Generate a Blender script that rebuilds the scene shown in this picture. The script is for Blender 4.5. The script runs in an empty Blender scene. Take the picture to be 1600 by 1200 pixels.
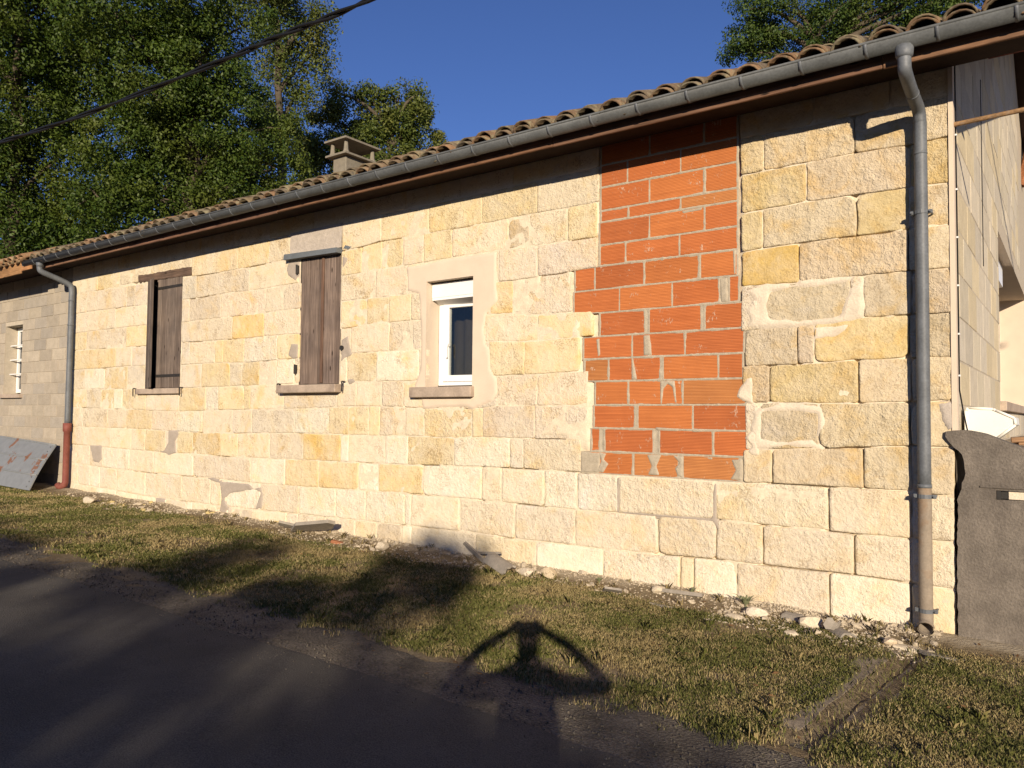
import bpy, bmesh, math, random
import numpy as np
from mathutils import Vector, Matrix, noise as mn

random.seed(7); rng = np.random.default_rng(11)
R = math.radians
S = bpy.context.scene
COL = S.collection

# ------------------------------------------------------------------ camera
cam = bpy.data.cameras.new('camera'); camo = bpy.data.objects.new('camera', cam); COL.objects.link(camo)
cr = Vector((0.80652958, 0.59112236, 0.00918654)); cu = Vector((0.0172916, -0.03911935, 0.99908492)); ca = Vector((-0.59094081, 0.80563269, 0.04177237))
m = Matrix((cr, cu, -ca)).transposed().to_4x4(); m.translation = (0.68, -6.23, 1.53)
camo.matrix_world = m
cam.sensor_width = 36.0; cam.lens = 27.0; cam.clip_start = 0.05; cam.clip_end = 3000
S.camera = camo

# ------------------------------------------------------------------ light
SUN_EL, SUN_AZ = 15.0, 35.0          # the sun stands behind the photographer's right shoulder
trav = Vector((-math.sin(R(SUN_AZ)) * math.cos(R(SUN_EL)), math.cos(R(SUN_AZ)) * math.cos(R(SUN_EL)), -math.sin(R(SUN_EL))))
sl = bpy.data.lights.new('sun', 'SUN'); sl.energy = 5.0; sl.angle = R(0.53); sl.color = (1.0, 0.85, 0.655)
so = bpy.data.objects.new('sun', sl); COL.objects.link(so); so.rotation_euler = trav.to_track_quat('-Z', 'Y').to_euler(); so.location = (10, -20, 12)
W = bpy.data.worlds.new('World'); S.world = W; W.use_nodes = True
wn = W.node_tree.nodes; wl = W.node_tree.links; wn.clear()
sky = wn.new('ShaderNodeTexSky'); sky.sky_type = 'NISHITA'; sky.sun_disc = False
sky.sun_elevation = R(SUN_EL); sky.sun_rotation = R(180.0 - SUN_AZ); sky.air_density = 1.0; sky.dust_density = 0.0; sky.ozone_density = 6.0
bg = wn.new('ShaderNodeBackground'); bg.inputs['Strength'].default_value = 0.07
wo = wn.new('ShaderNodeOutputWorld'); tint = wn.new('ShaderNodeMix'); tint.data_type = 'RGBA'; tint.blend_type = 'MULTIPLY'; tint.inputs[0].default_value = 1.0; tint.inputs[7].default_value = (1.20, 1.0, 1.22, 1)   # the camera's white balance
wl.new(sky.outputs[0], tint.inputs[6]); wl.new(tint.outputs[2], bg.inputs[0]); wl.new(bg.outputs[0], wo.inputs[0])
S.view_settings.view_transform = 'Standard'; S.view_settings.look = 'None'; S.view_settings.exposure = 0.36; S.view_settings.gamma = 1.0
S.view_settings.use_curve_mapping = False
S.render.engine = 'CYCLES'; S.cycles.max_bounces = 6; S.cycles.use_denoising = True

# ------------------------------------------------------------------ helpers
WL = {}
def reg(o, parent, loc):
    COL.objects.link(o)
    loc = Vector(loc); WL[o.name] = loc
    if parent is not None:
        o.parent = parent; o.location = loc - WL[parent.name]
    else: o.location = loc
    return o
def thing(name, label, cat, loc=(0, 0, 0), group=None):
    o = bpy.data.objects.new(name, None); o.empty_display_size = .2
    reg(o, None, loc); o['label'] = label; o['category'] = cat
    if group: o['group'] = group
    return o
def tag(o, label, cat, group=None):
    o['label'] = label; o['category'] = cat
    if group: o['group'] = group
    return o
def obj(name, geo, mat, parent=None, smooth=False, color=None, kind=None, loc=None, label=None):
    v, f = geo
    v = np.asarray(v, dtype=float).reshape(-1, 3)
    if loc is None: loc = (v.min(0) + v.max(0)) / 2
    loc = np.asarray(loc, dtype=float)
    me = bpy.data.meshes.new(name); me.from_pydata((v - loc).tolist(), [], [list(x) for x in f]); me.update()
    me.materials.append(mat)
    if smooth: me.polygons.foreach_set('use_smooth', [True] * len(me.polygons))
    o = bpy.data.objects.new(name, me); reg(o, parent, loc)
    if color: o.color = (*color, 1)
    if kind: o['kind'] = kind
    if label: o['label'] = label
    return o
def fast_mesh(name, verts, nper, mat, parent=None, kind=None, loc=(0, 0, 0)):
    """polygons that all have nper corners and share none, straight from an array (n, nper, 3)"""
    verts = np.ascontiguousarray(verts, dtype=np.float32); n = verts.shape[0]
    verts = verts - np.asarray(loc, dtype=np.float32)
    me = bpy.data.meshes.new(name)
    me.vertices.add(n * nper); me.vertices.foreach_set('co', verts.reshape(-1))
    me.loops.add(n * nper); me.loops.foreach_set('vertex_index', np.arange(n * nper, dtype=np.int32))
    me.polygons.add(n); me.polygons.foreach_set('loop_start', np.arange(0, n * nper, nper, dtype=np.int32))
    me.update(calc_edges=True); me.validate(); me.materials.append(mat)
    o = bpy.data.objects.new(name, me); reg(o, parent, loc)
    if kind: o['kind'] = kind
    return o
def join(*gs):
    V, F = [], []
    for v, f in gs:
        b = len(V); V += [tuple(p) for p in v]; F += [tuple(i + b for i in q) for q in f]
    return V, F
def box(x0, x1, y0, y1, z0, z1, bev=0.0):
    if bev <= 0:
        v = [(x, y, z) for x in (x0, x1) for y in (y0, y1) for z in (z0, z1)]
        return v, [(0, 1, 3, 2), (4, 6, 7, 5), (0, 4, 5, 1), (2, 3, 7, 6), (0, 2, 6, 4), (1, 5, 7, 3)]
    bm = bmesh.new(); bmesh.ops.create_cube(bm, size=1)
    for p in bm.verts: p.co = Vector(((x0 + x1) / 2 + p.co.x * (x1 - x0), (y0 + y1) / 2 + p.co.y * (y1 - y0), (z0 + z1) / 2 + p.co.z * (z1 - z0)))
    bmesh.ops.bevel(bm, geom=bm.edges[:], offset=bev, segments=1, affect='EDGES')
    return bm_out(bm)
def bm_out(bm):
    bm.verts.index_update(); v = [tuple(p.co) for p in bm.verts]; f = [tuple(q.index for q in p.verts) for p in bm.faces]; bm.free(); return v, f
def prism(poly, y0, y1):
    """outline in X,Z (front face at y0)"""
    a = sum(p[0] * q[1] - q[0] * p[1] for p, q in zip(poly, poly[1:] + poly[:1]))
    if a < 0: poly = poly[::-1]
    n = len(poly)
    v = [(x, y0, z) for x, z in poly] + [(x, y1, z) for x, z in poly]
    return v, [tuple(range(n)), tuple(range(2 * n - 1, n - 1, -1))] + [(i + n, (i + 1) % n + n, (i + 1) % n, i) for i in range(n)]
def rough(poly, step=.03, amp=.006, seed=0.0):
    out = []
    for (x0, z0), (x1, z1) in zip(poly, poly[1:] + poly[:1]):
        d = math.hypot(x1 - x0, z1 - z0); k = max(1, int(d / step))
        for i in range(k):
            t = i / k; x = x0 + (x1 - x0) * t; z = z0 + (z1 - z0) * t
            out.append((x + amp * (1.4 * mn.noise((x * 21 + seed, z * 21, 1.3)) + .9 * mn.noise((x * 60 + seed, z * 75, 2.1))), z + amp * (1.4 * mn.noise((x * 21, z * 21 + seed, 7.7)) + .7 * mn.noise((x * 75, z * 60 + seed, 5.1)))))
    return out
def rough_open(P, amp=.006, step=.015, seed=0.0):
    out = []
    for (x0, z0), (x1, z1) in zip(P, P[1:]):
        k = max(1, int(math.hypot(x1 - x0, z1 - z0) / step))
        for i in range(k):
            x, z = x0 + (x1 - x0) * i / k, z0 + (z1 - z0) * i / k
            out.append((x + amp * (1.4 * mn.noise((x * 21 + seed, z * 21, 1.3)) + .9 * mn.noise((x * 60 + seed, z * 75, 2.1))), z + amp * (1.4 * mn.noise((x * 21, z * 21 + seed, 7.7)) + .7 * mn.noise((x * 75, z * 60 + seed, 5.1)))))
    return out + [P[-1]]
def tube(pts, r, n=10, cap=True):
    pts = [Vector(p) for p in pts]; rs = r if isinstance(r, (list, tuple)) else [r] * len(pts)
    V, F = [], []; prev = None
    for i, p in enumerate(pts):
        t = (pts[min(i + 1, len(pts) - 1)] - pts[max(i - 1, 0)]).normalized()
        if prev is None:
            u = t.orthogonal().normalized()
        else:
            u = (prev - t * prev.dot(t)).normalized()
        prev = u; w = t.cross(u)
        for k in range(n):
            a = 2 * math.pi * k / n; V.append(tuple(p + (u * math.cos(a) + w * math.sin(a)) * rs[i]))
    for i in range(len(pts) - 1):
        for k in range(n): F.append((i * n + k, i * n + (k + 1) % n, (i + 1) * n + (k + 1) % n, (i + 1) * n + k))
    if cap: F += [tuple(range(n - 1, -1, -1)), tuple(range((len(pts) - 1) * n, len(pts) * n))]
    return V, F
def smooth_path(pts, k=5):
    """Catmull-Rom through the points"""
    P = [Vector(p) for p in pts]; P = [P[0]] + P + [P[-1]]; out = []
    for i in range(1, len(P) - 2):
        for j in range(k):
            t = j / k; a, b, c, d = P[i - 1], P[i], P[i + 1], P[i + 2]
            out.append(.5 * ((2 * b) + (c - a) * t + (2 * a - 5 * b + 4 * c - d) * t * t + (3 * b - a - 3 * c + d) * t ** 3))
    return out + [P[-2]]

# ------------------------------------------------------------------ materials
class NB:
    def __init__(s, name, rough=.9, spec=.2):
        s.m = bpy.data.materials.new(name); s.m.use_nodes = True; s.t = s.m.node_tree; s.n = s.t.nodes; s.l = s.t.links
        s.b = s.n['Principled BSDF']; s.b.inputs['Roughness'].default_value = rough; s.b.inputs['Specular IOR Level'].default_value = spec
        s._pos = None
    def node(s, t, **k):
        x = s.n.new(t)
        for a, b in k.items(): setattr(x, a, b)
        return x
    def link(s, a, b): s.l.new(a, b)
    def pos(s, scale=(1, 1, 1)):
        if s._pos is None: s._pos = s.node('ShaderNodeNewGeometry').outputs['Position']
        if scale == (1, 1, 1): return s._pos
        v = s.node('ShaderNodeVectorMath', operation='MULTIPLY'); s.link(s._pos, v.inputs[0]); v.inputs[1].default_value = scale
        return v.outputs[0]
    def local(s): return s.node('ShaderNodeTexCoord').outputs['Object']
    def noise(s, scale, detail=3, vec=None, rough=.55, dist=0.0):
        x = s.node('ShaderNodeTexNoise'); x.inputs['Scale'].default_value = scale; x.inputs['Detail'].default_value = detail; x.inputs['Roughness'].default_value = rough
        x.inputs['Distortion'].default_value = dist
        s.link(vec if vec is not None else s.pos(), x.inputs['Vector']); return x.outputs['Fac']
    def voro(s, scale, vec=None, feature='F1'):
        x = s.node('ShaderNodeTexVoronoi', feature=feature); x.inputs['Scale'].default_value = scale
        s.link(vec if vec is not None else s.pos(), x.inputs['Vector']); return x.outputs['Distance']
    def ramp(s, f, a, b, ca=(0, 0, 0), cb=(1, 1, 1)):
        x = s.node('ShaderNodeValToRGB'); e = x.color_ramp.elements
        e[0].position = a; e[1].position = b; e[0].color = (*ca, 1); e[1].color = (*cb, 1); s.link(f, x.inputs[0]); return x.outputs[0]
    def mix(s, f, a, b, mode='MIX'):
        x = s.node('ShaderNodeMix', data_type='RGBA', blend_type=mode)
        for v, i in ((f, 0), (a, 6), (b, 7)):
            if isinstance(v, (int, float)): x.inputs[i].default_value = v
            elif isinstance(v, tuple): x.inputs[i].default_value = (*v, 1)
            else: s.link(v, x.inputs[i])
        return x.outputs[2]
    def math(s, op, a, b=0.0):
        x = s.node('ShaderNodeMath', operation=op)
        for v, i in ((a, 0), (b, 1)):
            if isinstance(v, (int, float)): x.inputs[i].default_value = v
            else: s.link(v, x.inputs[i])
        return x.outputs[0]
    def objcol(s): return s.node('ShaderNodeObjectInfo').outputs['Color']
    def objrand(s): return s.node('ShaderNodeObjectInfo').outputs['Random']
    def island(s): return s.node('ShaderNodeNewGeometry').outputs['Random Per Island']
    def color(s, c):
        if isinstance(c, tuple): s.b.inputs['Base Color'].default_value = (*c, 1)
        else: s.link(c, s.b.inputs['Base Color'])
    def bump(s, h, strength=.5, dist=.01):
        x = s.node('ShaderNodeBump'); x.inputs['Strength'].default_value = strength; x.inputs['Distance'].default_value = dist
        s.link(h, x.inputs['Height']); s.link(x.outputs[0], s.b.inputs['Normal'])

def mat_stone(name, bump, pit, ochre, lime, dist):
    """limestone: the object colour is the block; lime wash and grime run on over the joints in world space"""
    n = NB(name); base = n.objcol(); r = n.objrand()
    off = n.node('ShaderNodeVectorMath', operation='ADD'); n.link(n.pos(), off.inputs[0])
    cmb = n.node('ShaderNodeCombineXYZ'); n.link(n.math('MULTIPLY', r, 37.0), cmb.inputs[1]); n.link(cmb.outputs[0], off.inputs[1]); p = off.outputs[0]
    big = n.noise(3.4, 5, p, .65, .5); mid = n.noise(13, 5, p, .65); fine = n.noise(75, 3, p, .7)
    base = n.mix(n.math('MULTIPLY', n.ramp(n.noise(4.6, 5, p, .65, .8),   .38, .66), .42), base, (.69, .60, .45))          # the stain fills only part of a block
    c = n.mix(n.math('MULTIPLY', n.ramp(big, .50, .72), ochre), base, n.mix(1.0, base, (1.0, .82, .46), 'MULTIPLY'))
    c = n.mix(n.ramp(big, .24, .44, (1, 1, 1), (0, 0, 0)), c, n.mix(1.0, base, (1.02, 1.06, 1.2), 'MULTIPLY'))
    c = n.mix(1.0, c, n.ramp(mid, .25, .75, (.88, .86, .83), (1.07, 1.07, 1.06)), 'MULTIPLY')
    wash = n.ramp(n.noise(1.9, 7, None, .70, .6), .36, .66); c = n.mix(n.math('MULTIPLY', wash, lime), c, (.71, .625, .48))
    c = n.mix(n.ramp(fine, .30, .40, (1, 1, 1), (0, 0, 0)), c, n.mix(1.0, c, (.78, .74, .70), 'MULTIPLY'))
    sp = n.ramp(n.math('MULTIPLY', n.noise(5, 3, p), n.noise(62, 2, p, .6)), .335, .365)
    c = n.mix(n.math('MULTIPLY', sp, pit), c, n.mix(1.0, c, (.60, .54, .48), 'MULTIPLY'))
    n.color(c)
    h = n.math('ADD', n.math('MULTIPLY', mid, 1.0), n.math('MULTIPLY', fine, .35))
    h = n.math('ADD', h, n.math('MULTIPLY', n.noise(30, 4, p, .7), .8))
    n.bump(n.math('MULTIPLY', h, n.math('ADD', n.math('MULTIPLY', r, 1.1), .45)), bump, dist)
    return n.m
M = {}
M['stone'] = mat_stone('limestone', .85, .7, .9, .62, .022); M['stone_rough'] = mat_stone('hammered_limestone', .8, .5, .9, .10, .028); M['stone_soft'] = mat_stone('smooth_limestone', .8, .5, .6, .4, .022)
def mat_simple(key, name, col, var=.15, scale=9, rough=.9, bump=.3, fine=60, spec=.2, dark=None, metal=0.0, dist=.006):
    n = NB(name, rough, spec); n.b.inputs['Metallic'].default_value = metal
    a = n.noise(scale, 4); b = n.noise(fine, 3)
    c = n.mix(1.0, col, n.ramp(a, .25, .75, (1 - var,) * 3, (1 + var,) * 3), 'MULTIPLY')
    c = n.mix(1.0, c, n.ramp(b, .3, .7, (1 - var * .6,) * 3, (1 + var * .5,) * 3), 'MULTIPLY')
    if dark: c = n.mix(n.ramp(n.noise(scale * .35, 5, None, .65), .52, .68), c, dark)
    n.color(c)
    if bump: n.bump(n.math('ADD', a, b), bump, dist)
    M[key] = n.m; return n
mat_simple('mortar', 'lime_mortar', (.66, .565, .42), .16, 12, bump=.6)
mat_simple('plaster', 'smoothed_render', (.64, .53, .41), .06, 4, bump=.2, fine=90)
mat_simple('plaster_white', 'pale_lime_plaster', (.65, .56, .435), .14, 8, bump=.7, fine=70)
mat_simple('cement', 'grey_brown_cement_patch', (.37, .315, .26), .12, 10, bump=.5, fine=80)
mat_simple('brick_mortar', 'grey_brick_mortar', (.40, .345, .26), .16, 20, bump=.6, fine=90)
mat_simple('sill', 'weathered_stone_sill', (.40, .32, .25), .18, 7, bump=.35, fine=60, dark=(.24, .185, .15))
mat_simple('lintel_conc', 'pitted_concrete', (.44, .385, .33), .15, 14, bump=.8, fine=55)
mat_simple('zinc', 'weathered_zinc', (.118, .128, .140), .26, 6, rough=.55, bump=.08, spec=.4)
mat_simple('zinc_dark', 'dark_zinc', (.084, .090, .093), .30, 5, rough=.6, bump=.1, spec=.35)
mat_simple('lead', 'lead_flashing', (.13, .145, .16), .15, 9, rough=.6, bump=.3, spec=.3)
mat_simple('rust_pipe', 'rust_streaked_pipe', (.26, .215, .165), .2, 6, rough=.8, bump=.2, dark=(.22, .125, .06))
mat_simple('red_pipe', 'red_painted_cast_iron', (.205, .070, .053), .2, 9, rough=.6, bump=.2, dark=(.18, .055, .045))
mat_simple('iron', 'black_iron', (.03, .027, .025), .2, 20, rough=.6, bump=.2, spec=.3)
mat_simple('cable', 'black_cable', (.012, .012, .013), .1, 20, rough=.5, bump=0)
mat_simple('pvc', 'white_pvc', (.80, .80, .78), .02, 6, rough=.35, bump=0, spec=.5)
mat_simple('dark', 'dark_room', (.05, .045, .042), .2, 3, bump=0)  # room gloom put into near-black walls and opening linings
mat_simple('soffit', 'brown_stained_boards', (.034, .020, .015), .2, 8, bump=.2)
mat_simple('concrete', 'grey_rough_render', (.165, .142, .118), .28, 7, bump=.8, fine=60, dark=(.11, .093, .078), dist=.010)
mat_simple('concrete_cap', 'grey_concrete', (.215, .19, .145), .16, 12, bump=.5, fine=50)
mat_simple('slate', 'grey_slate', (.27, .24, .20), .18, 12, bump=.4, fine=50)
mat_simple('worn', 'worn_soiled_concrete', (.23, .19, .14), .3, 9, bump=.8, fine=45, dark=(.17, .135, .085))
mat_simple('deadleaf', 'dry_leaves', (.19, .105, .045), .35, 30, bump=0)
mat_simple('bark', 'bark', (.085, .068, .048), .3, 6, bump=.6, fine=30)
mat_simple('white_plastic', 'white_enamel', (.80, .78, .70), .04, 6, rough=.4, bump=0, spec=.4)
mat_simple('skin', 'skin', (.52, .33, .24), .05, 8, rough=.6, bump=0); mat_simple('cloth', 'dark_blue_cotton', (.05, .06, .10), .15, 30, bump=.2)
mat_simple('jeans', 'grey_denim', (.09, .10, .12), .15, 40, bump=.2); mat_simple('hair', 'dark_brown_hair', (.03, .02, .014), .2, 40, bump=.3)
mat_simple('phone', 'black_glass', (.01, .01, .012), .05, 5, rough=.2, bump=0, spec=.5)
mat_simple('grey_room', 'grey_interior_panel', (.27, .26, .23), .05, 5, bump=0)
mat_simple('weed', 'grey_green_weed', (.16, .17, .09), .25, 40, bump=0)
mat_simple('curtain', 'brown_curtain', (.062, .048, .036), .12, 12, bump=.2)
mat_simple('rusty', 'rusty_steel', (.25, .15, .075), .3, 15, rough=.75, bump=.3, dark=(.28, .27, .25))

def mat_objwood(key, name, grain_axis, light=1.0):
    """weathered boards: the object colour, with grain along the board"""
    n = NB(name, .85); base = n.objcol(); sc = {'z': (60, 60, 2.2), 'x': (2.2, 60, 60)}[grain_axis]
    g = n.noise(1.0, 5, n.pos(sc), .6, .6); k = n.noise(3.5, 3); kn = n.voro(1.0, n.pos(tuple(v * .16 if v > 10 else v * 1.4 for v in sc)))
    c = n.mix(1.0, base, n.ramp(g, .30, .72, (.48, .45, .43), (1.42, 1.38, 1.34)), 'MULTIPLY')
    c = n.mix(1.0, c, n.ramp(k, .3, .7, (.78, .78, .80), (1.2, 1.17, 1.12)), 'MULTIPLY')
    c = n.mix(n.ramp(kn, .06, .13, (1, 1, 1), (0, 0, 0)), c, (.025, .016, .012))
    n.color(c); n.bump(g, .5, .004); M[key] = n.m
mat_objwood('board', 'weathered_shutter_boards', 'z'); mat_objwood('beam', 'weathered_timber', 'x')

def mat_brick():
    n = NB('grooved_hollow_brick', .8); base = n.objcol()
    zz = n.node('ShaderNodeSeparateXYZ'); n.link(n.pos(), zz.inputs[0]); wob = n.math('MULTIPLY', n.noise(2.0, 2), .012)
    w = n.math('SINE', n.math('MULTIPLY', n.math('ADD', zz.outputs[2], wob), 2 * math.pi / .0125)); w01 = n.math('ADD', n.math('MULTIPLY', w, .5), .5)
    line = n.noise(1.0, 3, n.pos((1.2, 1, 85)), .6); big = n.noise(5, 4)
    c = n.mix(1.0, base, n.ramp(line, .3, .7, (.84, .80, .78), (1.12, 1.13, 1.14)), 'MULTIPLY')
    c = n.mix(1.0, c, n.ramp(w01, .0, .35, (.70, .62, .60), (1, 1, 1)), 'MULTIPLY')
    c = n.mix(1.0, c, n.ramp(big, .3, .7, (.93, .92, .93), (1.07, 1.08, 1.07)), 'MULTIPLY')
    sm = n.ramp(n.math('MULTIPLY', n.noise(6.5, 3, None, .6), n.noise(40, 4, n.pos((1.6, 1, .8)), .7)), .350, .41)
    c = n.mix(n.math('MULTIPLY', sm, .75), c, (.60, .43, .31))
    n.color(c); n.bump(n.math('ADD', w01, n.math('MULTIPLY', sm, .8)), .6, .004); M['brick'] = n.m
mat_brick()
def mat_tile():
    n = NB('canal_tile_clay', .9); base = n.objcol(); a = n.noise(16, 5, None, .65); b = n.noise(5, 4)
    c = n.mix(1.0, base, n.ramp(a, .28, .72, (.55, .52, .50), (1.35, 1.33, 1.3)), 'MULTIPLY')
    c = n.mix(n.ramp(n.noise(11, 5, None, .75), .50, .62), c, (.21, .185, .115))
    c = n.mix(n.ramp(b, .60, .72), c, (.075, .065, .055)); n.color(c); n.bump(a, .6, .006); M['tile'] = n.m
mat_tile()
def mat_block(key, name, pit):
    n = NB(name, .9); base = n.objcol(); a = n.noise(7, 4); b = n.noise(70, 2)
    c = n.mix(1.0, base, n.ramp(a, .25, .75, (.88, .88, .88), (1.1, 1.1, 1.1)), 'MULTIPLY')
    c = n.mix(1.0, c, n.ramp(b, .35, .65, (.88, .87, .86), (1.06, 1.06, 1.06)), 'MULTIPLY')
    n.color(c); n.bump(n.math('ADD', a, b), .35, .004); M[key] = n.m
mat_block('block', 'concrete_blocks', .3)
mat_simple('block_mortar', 'pale_block_mortar', (.46, .40, .31), .1, 15, bump=.4)
def mat_leaf(key, name, dark, mid, warm, tr=.25):
    n = NB(name, .55, .3); r = n.island(); big = n.noise(.55, 3); med = n.noise(2.2, 2)
    c = n.mix(n.ramp(r, .1, .9), dark, mid); c = n.mix(n.math('MULTIPLY', n.ramp(big, .48, .72), .7), c, warm); c = n.mix(n.math('MULTIPLY', n.ramp(med, .5, .7), .5), c, mid)
    n.color(c)
    t = n.node('ShaderNodeBsdfTranslucent'); n.link(n.mix(1.0, c, (1.2, 1.25, .5), 'MULTIPLY'), t.inputs[0])
    ms = n.node('ShaderNodeMixShader'); ms.inputs[0].default_value = tr; n.link(n.b.outputs[0], ms.inputs[1]); n.link(t.outputs[0], ms.inputs[2])
    n.link(ms.outputs[0], n.n['Material Output'].inputs[0]); M[key] = n.m
mat_leaf('leaf_oak', 'oak_leaves', (.026, .054, .008), (.080, .120, .016), (.118, .128, .017))
mat_leaf('leaf_poplar', 'poplar_leaves', (.048, .078, .015), (.125, .150, .028), (.165, .142, .03))
mat_leaf('leaf_dark', 'dark_green_leaves', (.026, .058, .011), (.078, .118, .020), (.10, .118, .02))
def mat_grass():
    n = NB('short_dry_grass', .7, .2); r = n.island(); big = n.noise(1.6, 3, None, .6); sep = n.node('ShaderNodeSeparateXYZ'); n.link(n.pos(), sep.inputs[0])
    g = n.mix(n.ramp(r, .0, 1.0), (.085, .095, .022), (.15, .152, .042)); d = n.mix(n.ramp(r, .0, 1.0), (.25, .19, .085), (.37, .295, .145))
    near = n.ramp(n.math('ADD', sep.outputs[1], n.math('MULTIPLY', n.noise(2.5, 2), .9)), -.35, .25)
    f = n.math('ADD', n.ramp(big, .42, .66), n.math('MULTIPLY', near, .8)); f = n.math('ADD', f, n.math('SUBTRACT', r, .62))
    c = n.mix(n.ramp(f, .12, .45), g, d); n.color(c); M['grass'] = n.m
mat_grass()
def mat_soil():
    n = NB('verge_soil', .95); a = n.noise(3.0, 5, None, .65); b = n.noise(45, 4, None, .7)
    c = n.mix(n.ramp(a, .35, .65), (.17, .125, .072), (.25, .20, .125)); c = n.mix(1.0, c, n.ramp(b, .3, .7, (.65, .63, .60), (1.3, 1.3, 1.28)), 'MULTIPLY')
    sp = n.node('ShaderNodeSeparateXYZ'); n.link(n.pos(), sp.inputs[0]); du = n.ramp(n.math('ADD', sp.outputs[1], n.math('MULTIPLY', n.noise(3.5, 4), .5)), -.10, .16)
    c = n.mix(n.math('MULTIPLY', du, .8), c, n.mix(n.ramp(b, .3, .7), (.33, .27, .19), (.52, .45, .33)))          # stone dust swept up against the wall
    n.color(c); n.bump(n.math('ADD', a, b), .9, .02); M['soil'] = n.m
mat_soil()
def mat_road():
    n = NB('worn_asphalt', .9); a = n.noise(1.2, 5, None, .65); b = n.voro(110); c2 = n.noise(150, 3, None, .7)
    c = n.mix(n.ramp(a, .35, .7), (.068, .063, .056), (.102, .095, .084)); c = n.mix(1.0, c, n.ramp(c2, .3, .7, (.5, .5, .5), (1.6, 1.58, 1.55)), 'MULTIPLY')
    n.color(c); n.bump(n.math('ADD', b, c2), .7, .006); M['road'] = n.m
    n = NB('gravel_margin', .95); a = n.noise(4, 5, None, .65); b = n.voro(70); c2 = n.noise(60, 4, None, .7)
    c = n.mix(n.ramp(a, .35, .65), (.092, .081, .065), (.17, .15, .12)); c = n.mix(1.0, c, n.ramp(c2, .3, .7, (.5, .5, .5), (1.6, 1.55, 1.5)), 'MULTIPLY')
    n.color(c); n.bump(n.math('ADD', b, c2), 1.0, .012); M['gravel'] = n.m
mat_road()
def mat_rubble():
    n = NB('limestone_rubble', .95); r = n.objrand(); i = n.island(); b = n.noise(60, 4, None, .7)
    c = n.mix(n.ramp(i, .0, 1.0), (.35, .285, .20), (.60, .52, .395)); c = n.mix(1.0, c, n.objcol(), 'MULTIPLY'); c = n.mix(1.0, c, n.ramp(b, .3, .7, (.75, .74, .72), (1.15, 1.15, 1.15)), 'MULTIPLY')
    n.color(c); n.bump(b, .6, .008); M['rubble'] = n.m
mat_rubble()
def mat_panel():
    n = NB('flaking_grey_paint', .5, .35); a = n.noise(2.3, 5, n.pos((1.0, 1, .8)), .6); b = n.noise(9, 4)
    c = n.mix(1.0, (.205, .215, .22), n.ramp(b, .3, .7, (.9, .9, .9), (1.08, 1.08, 1.08)), 'MULTIPLY')
    c = n.mix(n.ramp(a, .585, .60), c, (.20, .10, .055)); n.color(c); n.bump(n.ramp(a, .59, .62), .3, .004); M['panel'] = n.m
mat_panel()
def mat_glass():
    n = NB('dark_window_glass', .04, .5); n.color((.02, .022, .024)); n.b.inputs['Transmission Weight'].default_value = .0; M['glass'] = n.m
    n = NB('clear_window_glass', .03, .5); t = n.node('ShaderNodeBsdfTransparent'); t.inputs[0].default_value = (.85, .87, .86, 1); ms = n.node('ShaderNodeMixShader'); ms.inputs[0].default_value = .06
    gl = n.node('ShaderNodeBsdfGlossy'); gl.inputs['Roughness'].default_value = .03; n.link(t.outputs[0], ms.inputs[1]); n.link(gl.outputs[0], ms.inputs[2]); n.link(ms.outputs[0], n.n['Material Output'].inputs[0]); M['clear_glass'] = n.m
mat_glass()
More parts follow.
